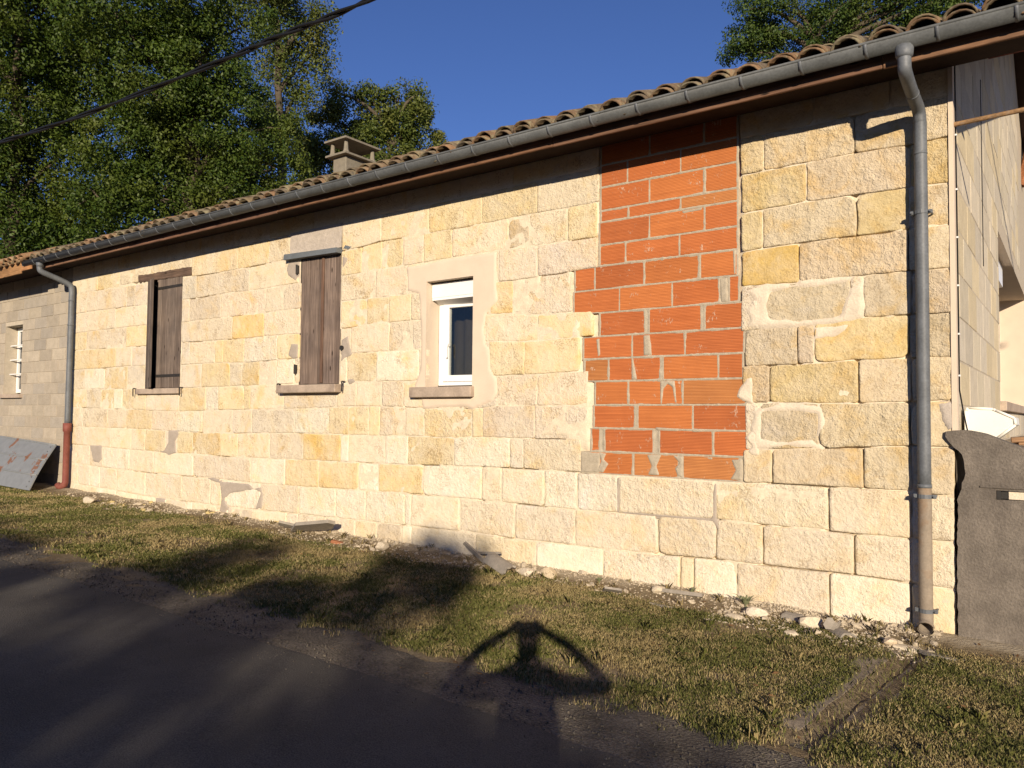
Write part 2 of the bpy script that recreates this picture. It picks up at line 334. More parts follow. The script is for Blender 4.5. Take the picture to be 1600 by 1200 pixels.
COURSE = {
 'z': [(-13.51, 3.86), (-9.73, 3.83), (-7.45, 3.85), (-5.81, 3.86), (-4.29, 3.86), (-2.9, 3.88)],
 'a': [(-13.49, 3.58), (-12.48, 3.58), (-11.58, 3.56), (-9.72, 3.53), (-9.14, 3.52), (-8.18, 3.52), (-7.52, 3.53), (-6.31, 3.51), (-5.78, 3.55), (-5.42, 3.54), (-4.73, 3.54), (-4.28, 3.54), (-3.59, 3.55), (-2.92, 3.55)],
 'b': [(-13.47, 3.24), (-12.61, 3.24), (-11.3, 3.22), (-9.54, 3.2), (-8.8, 3.21), (-8.17, 3.19), (-7.58, 3.2), (-6.48, 3.21), (-6.12, 3.21), (-5.41, 3.22), (-4.7, 3.23), (-4.09, 3.23), (-3.58, 3.22), (-2.93, 3.22)],
 'c': [(-13.44, 2.9), (-12.03, 2.9), (-11.16, 2.9), (-9.91, 2.87), (-9.28, 2.87), (-8.53, 2.87), (-8.03, 2.87), (-7.24, 2.87), (-6.36, 2.9), (-5.83, 2.89), (-5.33, 2.89), (-4.18, 2.91), (-3.87, 2.9), (-3.59, 2.91), (-3.22, 2.92), (-2.91, 2.93)],
 'd': [(-13.42, 2.6), (-11.78, 2.58), (-11.03, 2.57), (-9.94, 2.57), (-9.4, 2.56), (-8.26, 2.55), (-7.73, 2.56), (-7.23, 2.55), (-6.46, 2.57), (-6.29, 2.57), (-5.98, 2.59), (-5.32, 2.59), (-4.23, 2.58), (-3.89, 2.57), (-3.55, 2.53), (-3.19, 2.53)],
 'e': [(-13.4, 2.26), (-12.22, 2.26), (-11.42, 2.27), (-9.98, 2.24), (-9.08, 2.24), (-8.35, 2.22), (-7.67, 2.23), (-7.22, 2.24), (-6.3, 2.26), (-5.86, 2.26), (-5.17, 2.26), (-4.24, 2.3), (-3.94, 2.28), (-3.62, 2.27), (-2.96, 2.29)],
 'f': [(-13.37, 1.92), (-12.86, 1.92), (-10.99, 1.9), (-9.98, 1.9), (-9.45, 1.9), (-8.12, 1.91), (-7.21, 1.92), (-6.22, 1.92), (-5.28, 1.91), (-4.18, 1.94), (-3.96, 1.94), (-3.36, 1.95), (-3.03, 1.96)],
 'g': [(-13.35, 1.61), (-11.34, 1.58), (-9.96, 1.55), (-8.93, 1.58), (-7.65, 1.59), (-6.16, 1.63), (-5.41, 1.62), (-4.4, 1.6), (-4.07, 1.63), (-3.02, 1.64)],
 'h': [(-13.33, 1.28), (-11.36, 1.28), (-10.68, 1.27), (-9.35, 1.25), (-8.61, 1.26), (-7.27, 1.29), (-5.97, 1.29), (-5.16, 1.3), (-4.61, 1.29), (-4.25, 1.31), (-3.8, 1.31), (-3.03, 1.32)],
 'i': [(-13.31, 0.98), (-12.18, 0.96), (-11.34, 0.95), (-9.56, 0.94), (-8.48, 0.94), (-7.76, 0.95), (-7.03, 0.96), (-6.1, 0.97), (-5.3, 0.98), (-4.6, 1.0), (-4.01, 1.01), (-3.59, 1.01), (-3.09, 1.01)],
 'j': [(-13.28, 0.65), (-12.16, 0.63), (-10.68, 0.61), (-9.24, 0.62), (-8.18, 0.61), (-7.47, 0.62), (-6.38, 0.64), (-5.28, 0.66), (-4.6, 0.66), (-3.84, 0.66), (-3.13, 0.65), (-1.75, 0.68), (-1.37, 0.67)],
 'k': [(-13.26, 0.31), (-11.76, 0.28), (-10.77, 0.25), (-9.85, 0.25), (-8.72, 0.25), (-8.11, 0.26), (-7.46, 0.28), (-6.48, 0.29), (-5.77, 0.3), (-5.28, 0.31), (-4.37, 0.32), (-4.02, 0.31), (-3.13, 0.32), (-2.46, 0.33)],
 'l': [(-13.24, 0.0), (-11.75, -0.01), (-10.59, -0.04), (-9.72, -0.05), (-8.76, -0.12), (-8.04, -0.11), (-7.25, -0.11), (-6.53, -0.11), (-5.77, -0.14), (-5.27, -0.11), (-4.53, -0.12), (-3.87, -0.15), (-3.41, -0.16), (-2.78, -0.12)],
 'Ra': [(-1.54, 3.56), (-1.34, 3.56), (-0.65, 3.57), (-0.26, 3.56), (0.03, 3.57)],
 'Rb': [(-1.54, 3.23), (-1.01, 3.25), (-0.26, 3.24), (0.03, 3.23)],
 'Rc': [(-1.54, 2.91), (-1.36, 2.92), (-0.64, 2.93), (-0.26, 2.93), (0.02, 2.93)],
 'Rd': [(-1.54, 2.62), (-1.07, 2.61), (-0.6, 2.62), (-0.27, 2.62), (0.02, 2.61)],
 'Re': [(-1.54, 2.25), (-0.98, 2.27), (-0.6, 2.3), (-0.27, 2.3), (0.01, 2.29)],
 'Rf': [(-1.53, 1.96), (-1.09, 1.96), (-0.62, 1.98), (-0.27, 1.98), (0.01, 1.98)],
 'Rg': [(-1.53, 1.66), (-0.64, 1.65), (-0.28, 1.66), (0.01, 1.67)],
 'Rh': [(-1.53, 1.27), (-0.6, 1.32), (-0.28, 1.34), (0.0, 1.33)],
 'Ri': [(-3.07, 1.0), (-1.53, 1.0), (-1.29, 1.01), (-0.84, 1.01), (-0.28, 1.01), (0.02, 0.99)],
 'Rj': [(-3.13, 0.65), (-1.75, 0.68), (-1.37, 0.67), (-0.93, 0.67), (-0.29, 0.67), (0.01, 0.67)],
 'Rk': [(-3.14, 0.31), (-2.29, 0.33), (-1.73, 0.35), (-1.37, 0.35), (-0.68, 0.36), (-0.29, 0.35), (0.01, 0.34)],
 'Rl': [(-3.41, -0.18), (-2.83, -0.11), (-1.96, -0.09), (-1.59, -0.08), (-0.87, -0.05), (-0.3, -0.05), (0.0, -0.04)],
 'Rtop': [(-1.54, 3.86), (-1.34, 3.86), (-0.65, 3.86), (-0.26, 3.86), (0.03, 3.86)],
}
ROWS = [
 ['z', 'a', [-13.5, -12.56, -11.83, -9.73, -8.59, -7.9, -7.47, -6.47, -5.8, -5.05, -4.3, -3.6, -2.9], ['b', 'y', 'b', 'c', 'y', 'c', '-', 'c', 'y', 'y', 'y', 'c']],
 ['a', 'b', [-13.48, -12.94, -11.57, -11.33, -10.88, -9.98, -9.6, -8.32, -7.29, -6.48, -6.12, -5.78, -5.44, -5.12, -4.71, -3.95, -3.69, -3.24, -2.92], ['c', 'b', 'b', 'g', '-', 'g', 'b', 'b', '-', 'y', 'y', 'y', 'c', 'y', 'c', 'b', 'c', 'y']],
 ['b', 'c', [-13.46, -11.91, -10.9, -9.97, -9.76, -8.97, -7.95, -7.58, -7.23, -6.47, -5.87, -5.36, -4.58, -4.07, -3.59, -2.91], ['c', 'c', '-', 'g', 'b', 'c', 'b', 'b', '-', 'c', 'c', 'c', 'c', 'c', 'p']],
 ['c', 'd', [-13.43, -12.9, -11.57, -10.9, -9.95, -9.44, -8.69, -7.98, -7.22, -6.47, -6.01, -5.65, -5.3, -5.07, -4.38, -4.18, -3.89, -3.19], ['y', 'c', 'y', '-', 'g', 'c', 'o', 'c', '-', 'y', 'y', 'y', 'c', '-', 'p', 'o', 'c']],
 ['d', 'e', [-13.41, -12.6, -11.88, -11.37, -10.89, -9.94, -9.73, -9.09, -8.89, -8.4, -7.69, -7.21, -6.47, -6.28, -5.64, -5.27, -5.07, -4.39, -4.24, -3.58, -2.96], ['y', 'y', 'b', 'g', '-', 'g', 'c', 'y', 'y', 'w', 'y', '-', 'b', 'c', 'c', 'p', '-', 'p', 'c', 'y']],
 ['e', 'f', [-13.39, -12.92, -12.23, -11.49, -10.89, -9.92, -9.41, -8.72, -8.43, -8.06, -7.69, -7.33, -7.2, -6.47, -6.34, -5.84, -5.17, -5.06, -4.39, -4.18, -3.74, -3.1], ['b', 'w', 'y', 'g', '-', 'g', 'y', 'c', 'y', 'c', 'w', 'c', '-', 'c', 'y', 'w', 'p', '-', 'p', 'y', 'y']],
 ['f', 'g', [-13.36, -12.83, -12.32, -11.9, -11.63, -11.29, -10.91, -9.97, -9.29, -8.98, -8.38, -8.24, -7.52, -6.51, -6.17, -5.74, -5.4, -5.09, -4.34, -4.08, -3.58, -3.01], ['y', 'b', 'y', 'w', 'y', 'y', 'p', 'y', 'w', 'y', 'y', 'c', 'p', 'c', 'c', 'c', 'c', 'p', 'p', 'c', 'c']],
 ['g', 'h', [-13.34, -12.94, -12.09, -11.49, -10.72, -10.02, -9.36, -8.63, -8.19, -7.3, -6.65, -6.3, -5.95, -5.77, -5.36, -5.08, -4.4, -4.26, -3.61, -3.01], ['b', 'c', 'c', 'y', 'c', 'w', 'b', 'p', 'p', 'w', 'y', 'y', 'y', 'c', 'c', 'y', 'y', 'p', 'p']],
 ['h', 'i', [-13.32, -12.9, -11.94, -11.31, -10.89, -10.32, -9.99, -9.59, -8.91, -8.5, -7.8, -7.12, -6.43, -6.29, -5.67, -5.32, -4.64, -3.91, -3.74, -3.08], ['b', 'c', 'c', 'c', 'y', 'p', 'y', 'y', 'y', 'c', 'c', 'o', 'w', 'c', 'w', 'y', 'w', 'p', 'c']],
 ['i', 'j', [-13.3, -12.65, -12.19, -11.35, -10.63, -9.56, -8.19, -7.47, -6.82, -6.11, -5.78, -5.09, -4.27, -4.01, -3.49, -3.12], ['b', 'c', 'w', 'c', 'c', 'c', 'w', 'o', 'o', 'w', 'o', 'w', 'c', 'c', 'w']],
 ['j', 'k', [-13.27, -13.04, -12.61, -12.28, -11.73, -10.85, -9.84, -9.12, -8.86, -8.73, -7.97, -7.18, -6.5, -5.98, -5.36, -5.26, -4.56, -3.84, -3.14], ['c', 'c', 'c', 'c', 'c', 'c', 'c', 'c', 'p', 'w', 'c', 'w', 'w', 'w', 'c', 'c', 'c', 'p']],
 ['k', 'l', [-13.25, -12.39, -11.74, -10.52, -10.25, -9.71, -9.56, -8.95, -8.7, -8.12, -7.43, -7.2, -6.67, -6.15, -5.79, -5.4, -5.25, -4.34, -3.58, -2.84], ['c', 'c', 'c', 'p', 'p', 'w', 'c', 'c', 'd', 'c', 'p', 'c', 'c', 'y', 'd', 'w', 'c', 'c', 'w']],
 ['Rtop', 'Ra', [-1.54, -1.35, -0.65, -0.21, 0.04], ['y', 'c', 'b', 'c']],
 ['Ra', 'Rb', [-1.54, -1.01, -0.27, 0.04], ['y', 'c', 'y']],
 ['Rb', 'Rc', [-1.54, -1.36, -0.64, -0.28, 0.03], ['y', 'c', 'y', 'b']],
 ['Rc', 'Rd', [-1.54, -1.07, -0.29, 0.03], ['o', 'c', 'c']],
 ['Rd', 'Re', [-1.54, -1.36, -0.69, -0.6, -0.27, 0.02], ['p', 'b', 'p', 'b', 'b']],
 ['Re', 'Rf', [-1.51, -1.09, -0.96, -0.29, 0.02], ['b', 'b', 'y', 'b']],
 ['Rf', 'Rg', [-1.53, -1.31, -0.64, -0.28, 0.02], ['c', 'y', 'c', 'c']],
 ['Rg', 'Rh', [-1.51, -1.39, -0.93, -0.29, 0.02], ['p', 'b', 'c', 'c']],
 ['Rh', 'Ri', [-1.53, -1.29, -0.61, -0.28, 0.04], ['c', 'c', 'c', 'c']],
 ['Ri', 'Rj', [-3.12, -2.68, -1.77, -0.86, -0.29, 0.01], ['w', 'c', 'c', 'c', 'c']],
 ['Rj', 'Rk', [-3.14, -2.29, -1.76, -1.37, -0.68, -0.29, 0.01], ['c', 'c', 'c', 'c', 'c', 'c']],
 ['Rk', 'Rl', [-2.84, -2.08, -1.96, -1.59, -0.86, -0.3, 0.0], ['w', 'c', 'w', 'c', 'w', 'c']],
]
# ------------------------------------------------------------------ ground
SLOPE = 0.0142
def gz(x, y=0.0):
    xx = min(max(x, -30.0), 1.5); z = -SLOPE * xx
    return z
def gz_fine(x, y):
    z = gz(x) + .018 * mn.noise((x * 1.3, y * 1.3, 0)) + .008 * mn.noise((x * 6, y * 6, 3))
    if y > -.6 and x < 6: z += .035 * math.exp(-((y + .05) / .22) ** 2) * (1 + mn.noise((x * 1.7, 5, 1)))
    cx_ = -.17 - .095 * (-.35 - y)
    if -2.5 < y < -.2:                                                  # the runnel that carries the rainwater to the road
        z -= .030 * math.exp(-((x - cx_) / .035) ** 2) + .012 * math.exp(-((x - cx_) / .16) ** 2)
    if y < -2.4: z -= .02 * min(1, (-2.4 - y) / .3)
    return z
def sheet(name, xs, ys, fz, mat, **k):
    V = [(x, y, fz(x, y)) for y in ys for x in xs]; nx = len(xs)
    F = [(j * nx + i, j * nx + i + 1, (j + 1) * nx + i + 1, (j + 1) * nx + i) for j in range(len(ys) - 1) for i in range(nx - 1)]
    return obj(name, (V, F), mat, smooth=True, **k)
def span(a, b, st): n = max(1, int(round((b - a) / st))); return [a + (b - a) * i / n for i in range(n + 1)]
sheet('ground', [-1500, -400, -120, -60, -30, -22, -10, 0, 1.5, 8, 30, 100, 400, 1500], [-1500, -300, -80, -30, -12, -5, 0.2, 8, 30, 100, 400, 1500], lambda x, y: gz(x) - .10, M['soil'], kind='structure')
sheet('verge', span(-24, -4, .12) + span(-3.95, 3.0, .05) + span(3.2, 9, .3), span(-2.9, .35, .05), gz_fine, M['soil'], kind='structure')
def edge_y(x): return -2.60 + .05 * mn.noise((x * .6, 0, 0)) + .03 * mn.noise((x * 3.1, 4, 0))
xs = span(-26, 10, .12)
V = [(x, edge_y(x) + .20, gz(x) - .004 - .014) for x in xs] + [(x, edge_y(x) - .1, gz(x) - .010) for x in xs] + [(x, edge_y(x) - .95, gz(x) - .014) for x in xs]
n_ = len(xs); obj('gravel_margin', (V, [(i + n_, i + 1 + n_, i + 1, i) for i in range(n_ - 1)] + [(i + 2 * n_, i + 1 + 2 * n_, i + 1 + n_, i + n_) for i in range(n_ - 1)]), M['gravel'], smooth=True, kind='structure')
V = [(x, edge_y(x) - .50 + .05 * mn.noise((x * 2.3, 9, 0)), gz(x) - .004) for x in xs] + [(x, -5.5, gz(x) + .02) for x in xs] + [(x, -9.3, gz(x)) for x in xs]
obj('road', (V, [(i + n_, i + 1 + n_, i + 1, i) for i in range(n_ - 1)] + [(i + 2 * n_, i + 1 + 2 * n_, i + 1 + n_, i + n_) for i in range(n_ - 1)]), M['road'], smooth=True, kind='structure')

# ------------------------------------------------------------------ the stone house
house = thing('stone_house', 'long low limestone house with a patch of red brick filling a former doorway', 'house', (-6.7, 0, 0))
SHUT1 = (-10.95, -9.97, 1.90, 3.59); SHUT2 = (-7.24, -6.48, 1.90, 3.50); WIN = (-5.06, -4.40, 1.84, 3.00)
CRACKS = [(-1.29, 1.28, -1.29, 1.02), (-1.29, 1.01, -.85, 1.0), (-.86, 1.0, -.86, .68), (-.86, .68, -.72, .64), (-.61, 1.3, -.61, 1.04), (-1.09, 2.24, -1.09, 1.97), (-.64, 1.94, -.64, 1.67), (-1.31, 1.94, -1.31, 1.68),
          (-.29, 2.9, -.29, 2.63), (-.64, 3.22, -.64, 2.95), (-.30, 2.22, -.28, 1.99), (-.29, 1.65, -.29, 1.36), (-.9, 1.34, -.6, 1.33), (-1.37, .66, -1.37, .36), (-.68, .66, -.68, .37), (-1.37, .35, -.4, .36), (-.5, .36, -.4, .34), (-2.29, .64, -2.29, .36),
          (-2.2, .33, -1.8, .35), (-1.76, .64, -1.73, .36), (-1.96, .33, -1.96, -.05), (-.87, .33, -.87, 0), (-2.08, .3, -2.08, 0), (-.3, .3, -.3, 0), (-.65, 3.9, -.65, 3.6), (-.6, 3.57, -.3, 3.56), (-5.9, 3.52, -5.5, 3.56), (-6.2, 3.49, -5.8, 3.53),
          (-4.7, 3.54, -4.5, 3.55), (-3.5, 2.91, -3.3, 2.9), (-3.15, 3.22, -2.95, 3.22), (-5.09, .98, -4.9, .98), (-4.27, .97, -4.27, .68), (-5.4, .3, -5.4, .6), (-3.8, .66, -3.5, .66), (-3.6, 1.31, -3.3, 1.31), (-4.0, 1.0, -3.6, 1.01), (-9.6, 3.53, -9.2, 3.52)]
BX = [(-2.9, -1.57, 4.40, 2.94), (-3.18, -1.57, 2.94, 2.5), (-3.07, -1.53, 2.5, 1.86), (-2.95, -1.50, 1.86, 1.21), (-3.05, -1.50, 1.21, 1.0)]
def in_brick(x, z, g=0.0): return any(a - g < x < b + g and c > z > d for a, b, d, c in [(q[0], q[1], q[3], q[2]) for q in BX])
def cells(a, b, st, cuts):
    pts = sorted(set([a, b] + [c for c in cuts if a < c < b])); out = []
    for p, q in zip(pts, pts[1:]): out += span(p, q, st)[:-1]
    return out + [b]
xs = cells(-13.47, -.02, .035, [v for o in (SHUT1, SHUT2, WIN) for v in o[:2]]); zs = cells(-.3, 4.36, .035, [v for o in (SHUT1, SHUT2, WIN) for v in o[2:]])
def mortar_y(x, z):
    if in_brick(x, z, .02): return .040
    y = .0035 + .004 * mn.noise((x * 9, z * 9, 2)) + (.002 if z < .7 else 0) + (.006 if x > -1.55 and z > .99 else 0)
    q = mn.noise((x * 1.9, z * 2.6, 11.0)) + .5 * mn.noise((x * 7, z * 7, 4))
    if q > .36: y += .030 * min(1, (q - .36) / .12)
    for x0, z0, x1, z1 in CRACKS:
        dx, dz = x1 - x0, z1 - z0; t = max(0, min(1, ((x - x0) * dx + (z - z0) * dz) / (dx * dx + dz * dz)))
        if math.hypot(x - x0 - t * dx, z - z0 - t * dz) < .035: y = .05
    return y
nx = len(xs); V = [(x, mortar_y(x, z), z) for z in zs for x in xs]; F = []
for j in range(len(zs) - 1):
    for i in range(nx - 1):
        cx_, cz_ = (xs[i] + xs[i + 1]) / 2, (zs[j] + zs[j + 1]) / 2
        if any(o[0] < cx_ < o[1] and o[2] < cz_ < o[3] for o in (SHUT1, SHUT2, WIN)): continue
        F.append((j * nx + i, j * nx + i + 1, (j + 1) * nx + i + 1, (j + 1) * nx + i))
wall = obj('front_wall', (V, F), M['mortar'], house, smooth=True, loc=(-6.7, 0, 0))

PAL = {'c': (.70, .595, .435), 'b': (.63, .54, .40), 'y': (.685, .55, .30), 'o': (.67, .475, .165), 'w': (.77, .71, .57), 'g': (.60, .53, .43), 'p': (.655, .565, .45), 'd': (.40, .33, .27)}
def cz(n, x): P = COURSE[n]; return float(np.interp(x, [p[0] for p in P], [p[1] for p in P]))
def stone(x0, x1, ft, fb, code, rough_=0, sid=0):
    rs = random.Random(sid * 7 + 3)
    w = x1 - x0; h = ft((x0 + x1) / 2) - fb((x0 + x1) / 2)
    g = (.0025 + .003 * rs.random()) if rough_ == 0 else (.0035 + .003 * rs.random())
    k = max(3, int(round(w / .055))); kv = 5 if rough_ else 4
    us = [0, .010 / w] + [(.026 + (w - .052) * i / k) / w for i in range(k + 1)] + [1 - .010 / w, 1]
    vs = [0, .010 / h] + [(.026 + (h - .052) * i / kv) / h for i in range(kv + 1)] + [1 - .010 / h, 1]
    yo = rs.uniform(-.004, .003); tx, tz = rs.uniform(-.004, .004), rs.uniform(-.004, .004)
    cr_ = [rs.uniform(.002, .05 if rs.random() < .2 else .018) for _ in range(4)]; amp = (.0035, .009, .006)[rough_]
    V = []; nu, nv = len(us), len(vs)
    for j, v in enumerate(vs):
        for i, u in enumerate(us):
            gx = g if rough_ else g * .35; x = x0 + gx + (w - 2 * gx) * u; z = fb(x) + g; zt = ft(x) - g; zz = z + (zt - z) * v
            eu = min(u, 1 - u) * w; ev = min(v, 1 - v) * h
            c = cr_[(0 if u < .5 else 1) + (0 if v < .5 else 2)]
            if eu < c and ev < c:                                           # worn corners
                q = (c - eu) * (c - ev) / c * .55
                x += q * (1 if u < .5 else -1); zz += q * (1 if v < .5 else -1)
            ax = 1 if i in (0, 1, nu - 1, nu - 2) else .2; az = 1 if j in (0, 1, nv - 1, nv - 2) else .2
            X_, Z_ = x, zz
            x += ax * (.0055 * mn.noise((X_ * 3 + sid, Z_ * 9, 0)) + .0045 * mn.noise((X_ * 20, Z_ * 31 + sid, 4)))
            zz += az * (.0055 * mn.noise((X_ * 5, Z_ * 3 + sid, 5)) + .0045 * mn.noise((X_ * 31 + sid, Z_ * 20, 8)))
            edge = i in (0, nu - 1) or j in (0, nv - 1)
            y = yo + tx * (u - .5) + tz * (v - .5) + amp * mn.noise((x * 6 + sid, zz * 7, 3)) + amp * .8 * mn.noise((x * 16 + sid, zz * 16, 9))
            if edge: y += (.0035, .0035, .008)[rough_] + .004 * mn.noise((X_ * 12, Z_ * 12, sid))
            V.append((x, y, zz))
    F = [(j * nu + i, j * nu + i + 1, (j + 1) * nu + i + 1, (j + 1) * nu + i) for j in range(nv - 1) for i in range(nu - 1)]
    ring = [i for i in range(nu)] + [j * nu + nu - 1 for j in range(1, nv)] + [(nv - 1) * nu + i for i in range(nu - 2, -1, -1)] + [j * nu for j in range(nv - 2, 0, -1)]
    b = len(V); V += [(V[r][0], .06, V[r][2]) for r in ring]; m_ = len(ring)
    F += [(ring[(i + 1) % m_], ring[i], b + i, b + (i + 1) % m_) for i in range(m_)]
    base = PAL[code]; t = rs.uniform(.95, 1.05); col = tuple(min(.9, c * t * rs.uniform(.985, 1.015)) for c in base)
    if rough_ == 2: col = tuple(a * .68 + b_ * .32 for a, b_ in zip(col, PAL['w']))  # lowest courses blended towards the palest stone colour
    if rough_ == 1 and code != 'p': col = (col[0] * .87, col[1] * .85, col[2] * .80)            # rough-faced blocks a little darker and browner
    if code == 'c' and rs.random() < .35 and rough_ != 1: col = tuple(a * .5 + b_ * .5 for a, b_ in zip(col, PAL[rs.choice('ybwp')]))
    obj('stone', (V, F), M['stone_rough' if rough_ == 1 else ('stone_soft' if rough_ == 2 else 'stone')], wall, smooth=True, color=col, loc=((x0 + x1) / 2, 0, fb((x0 + x1) / 2) + h / 2))
OPEN = (SHUT1, SHUT2, WIN)
def clip(x0, x1, ft, fb):
    """keep a stone out of the window openings"""
    for a, b, c, d in OPEN:
        xm = (x0 + x1) / 2; zt, zb = ft(xm), fb(xm)
        if zt < c + .004 or zb > d - .004 or x1 < a + .002 or x0 > b - .002: continue
        zm = (zt + zb) / 2
        if zm > d - .02: fb = lambda x, f=fb, d=d: max(f(x), d + .002)
        elif zm < c + .02: ft = lambda x, f=ft, c=c: min(f(x), c - .002)
        elif xm < a + .05: x1 = min(x1, a - .002)
        elif xm > b - .05: x0 = max(x0, b + .002)
    return x0, x1, ft, fb
sid = 0
for t, b, xs_, codes in ROWS:
    for x0, x1, c in zip(xs_, xs_[1:], codes):
        if c == '-': continue
        x1 = min(x1, -.012); x0 = max(x0, -13.46); sid += 1
        low = cz(b, x0) < .7
        ro = 2 if low else (1 if (t.startswith('R') and c != 'p') or (c == 'b' and x0 > -4.3) else 0)
        q = clip(x0, x1, lambda x, t=t: cz(t, x), lambda x, b=b: cz(b, x))
        if q[1] - q[0] > .05: stone(*q, c, ro, sid)
x = -13.46; top = [-12.7, -11.9, -11.2, -10.4, -9.5, -8.7, -7.9, -7.0, -6.2, -5.4, -4.6, -3.9, -3.25, -2.9]      # the course in the shade of the eaves
for i, x1 in enumerate(top):
    sid += 1; stone(x, x1, lambda q: 4.20, lambda q: cz('z', q), 'bcybc'[i % 5], 0, sid); x = x1
for x0, x1, c in ((-1.55, -.95, 'b'), (-.95, -.4, 'c'), (-.4, -.012, 'b')):
    sid += 1; stone(x0, x1, lambda q: 4.20, lambda q: 3.86, c, 1, sid)

# the brick infill
QZ = [3.68, 3.46, 3.35, 3.135, 2.94, 2.72, 2.50, 2.28, 2.07, 1.86, 1.64, 1.425, 1.21, 1.003]
BR = [[(-2.88, -2.60), (-2.60, -2.08), (-2.08, -1.57)], [(-2.88, -2.38), (-2.38, -1.86), (-1.855, -1.57)], [(-2.88, -2.59), (-2.59, -2.08), (-2.08, -1.57)], [(-2.89, -2.38), (-2.38, -1.86), (-1.86, -1.57)],
      [(-2.89, -2.62), (-2.62, -2.09), (-2.09, -1.57)], [(-3.16, -2.94), (-2.94, -2.43), (-2.43, -1.91), (-1.90, -1.575)], [(-3.17, -2.68), (-2.68, -2.16), (-2.16, -1.73), (-1.645, -1.56)],
      [(-2.885, -2.42), (-2.38, -1.89), (-1.86, -1.43)], [(-3.06, -2.55), (-2.55, -2.04), (-2.04, -1.52)], [(-3.05, -2.79), (-2.79, -2.27), (-2.245, -1.74), (-1.74, -1.53)],
      [(-2.93, -2.59), (-2.585, -2.06), (-2.06, -1.50)], [(-2.945, -2.52), (-2.49, -1.97), (-1.965, -1.45)], [(-2.97, -2.88), (-2.83, -2.34), (-2.28, -1.79), (-1.785, -1.45)], [(-3.06, -2.54), (-2.53, -2.10), (-2.06, -1.56)]]
ORED = [(.50, .155, .050), (.52, .165, .054), (.47, .145, .049), (.52, .178, .056)]
rows_ = [(3.86, 3.68)] + list(zip(QZ, QZ[1:]))
rows_b = BR[:1] + BR[1:]
extra = [[(-2.88, -2.38), (-2.38, -1.86), (-1.86, -1.57)], [(-2.88, -2.62), (-2.62, -2.1), (-2.1, -1.57)]]
jobs = [((4.10, 3.89), extra[0]), ((3.89, 3.68), BR[0])] + list(zip(zip(QZ, QZ[1:]), BR[1:]))
jobs = [((4.31, 4.10), extra[1])] + jobs
mq = []; bi = 0
for (zt, zb), br in jobs:
    L_, R_ = br[0][0] - .012, br[-1][1] + .012
    if zb < 1.1: R_ = -1.53
    k = len(mq) * 4; mq.append((L_, R_, zb, zt))
    for x0, x1 in br:
        bi += 1; rs = random.Random(bi); col = rs.choice(ORED)
        if (zb < 1.1 and -2.6 < x0 < -2.4) or rs.random() < .06: col = (.50, .205, .07)
        t = rs.uniform(.92, 1.06); yo = rs.uniform(-.0015, .002)
        g = rs.uniform(.0055, .0075)
        obj('brick', box(x0 + g, x1 - g, .006 + yo, .09, zb + g + .002, zt - g - .001, .003), M['brick'], wall, color=tuple(c * t for c in col))
V, F = [], []
for (L_, R_, zb, zt), (_, br) in zip(mq, jobs):
    kx = int((R_ - L_) / .011); kz = max(6, int((zt - zb) / .011)); b0 = len(V); ed = [v for q in br for v in q]
    for j in range(kz + 1):
        for i in range(kx + 1):
            x_, z_ = L_ + (R_ - L_) * i / kx, zb + (zt - zb) * j / kz
            d = min(z_ - zb, zt - z_, min(abs(x_ - e) for e in ed)); k_ = max(0, min(1, .62 + 1.2 * mn.noise((x_ * 5, z_ * 9, 2)) + .6 * mn.noise((x_ * 30, z_ * 30, 7))))
            y_ = .0125 - .0100 * math.exp(-(d / (.007 + .010 * k_)) ** 2) * (.45 + .6 * k_) + .0012 * mn.noise((x_ * 60, z_ * 60, 3))
            V.append((x_, y_, z_))
    F += [(b0 + j * (kx + 1) + i, b0 + j * (kx + 1) + i + 1, b0 + (j + 1) * (kx + 1) + i + 1, b0 + (j + 1) * (kx + 1) + i) for j in range(kz) for i in range(kx)]
obj('brick_mortar', (V, F), M['brick_mortar'], wall, smooth=True)

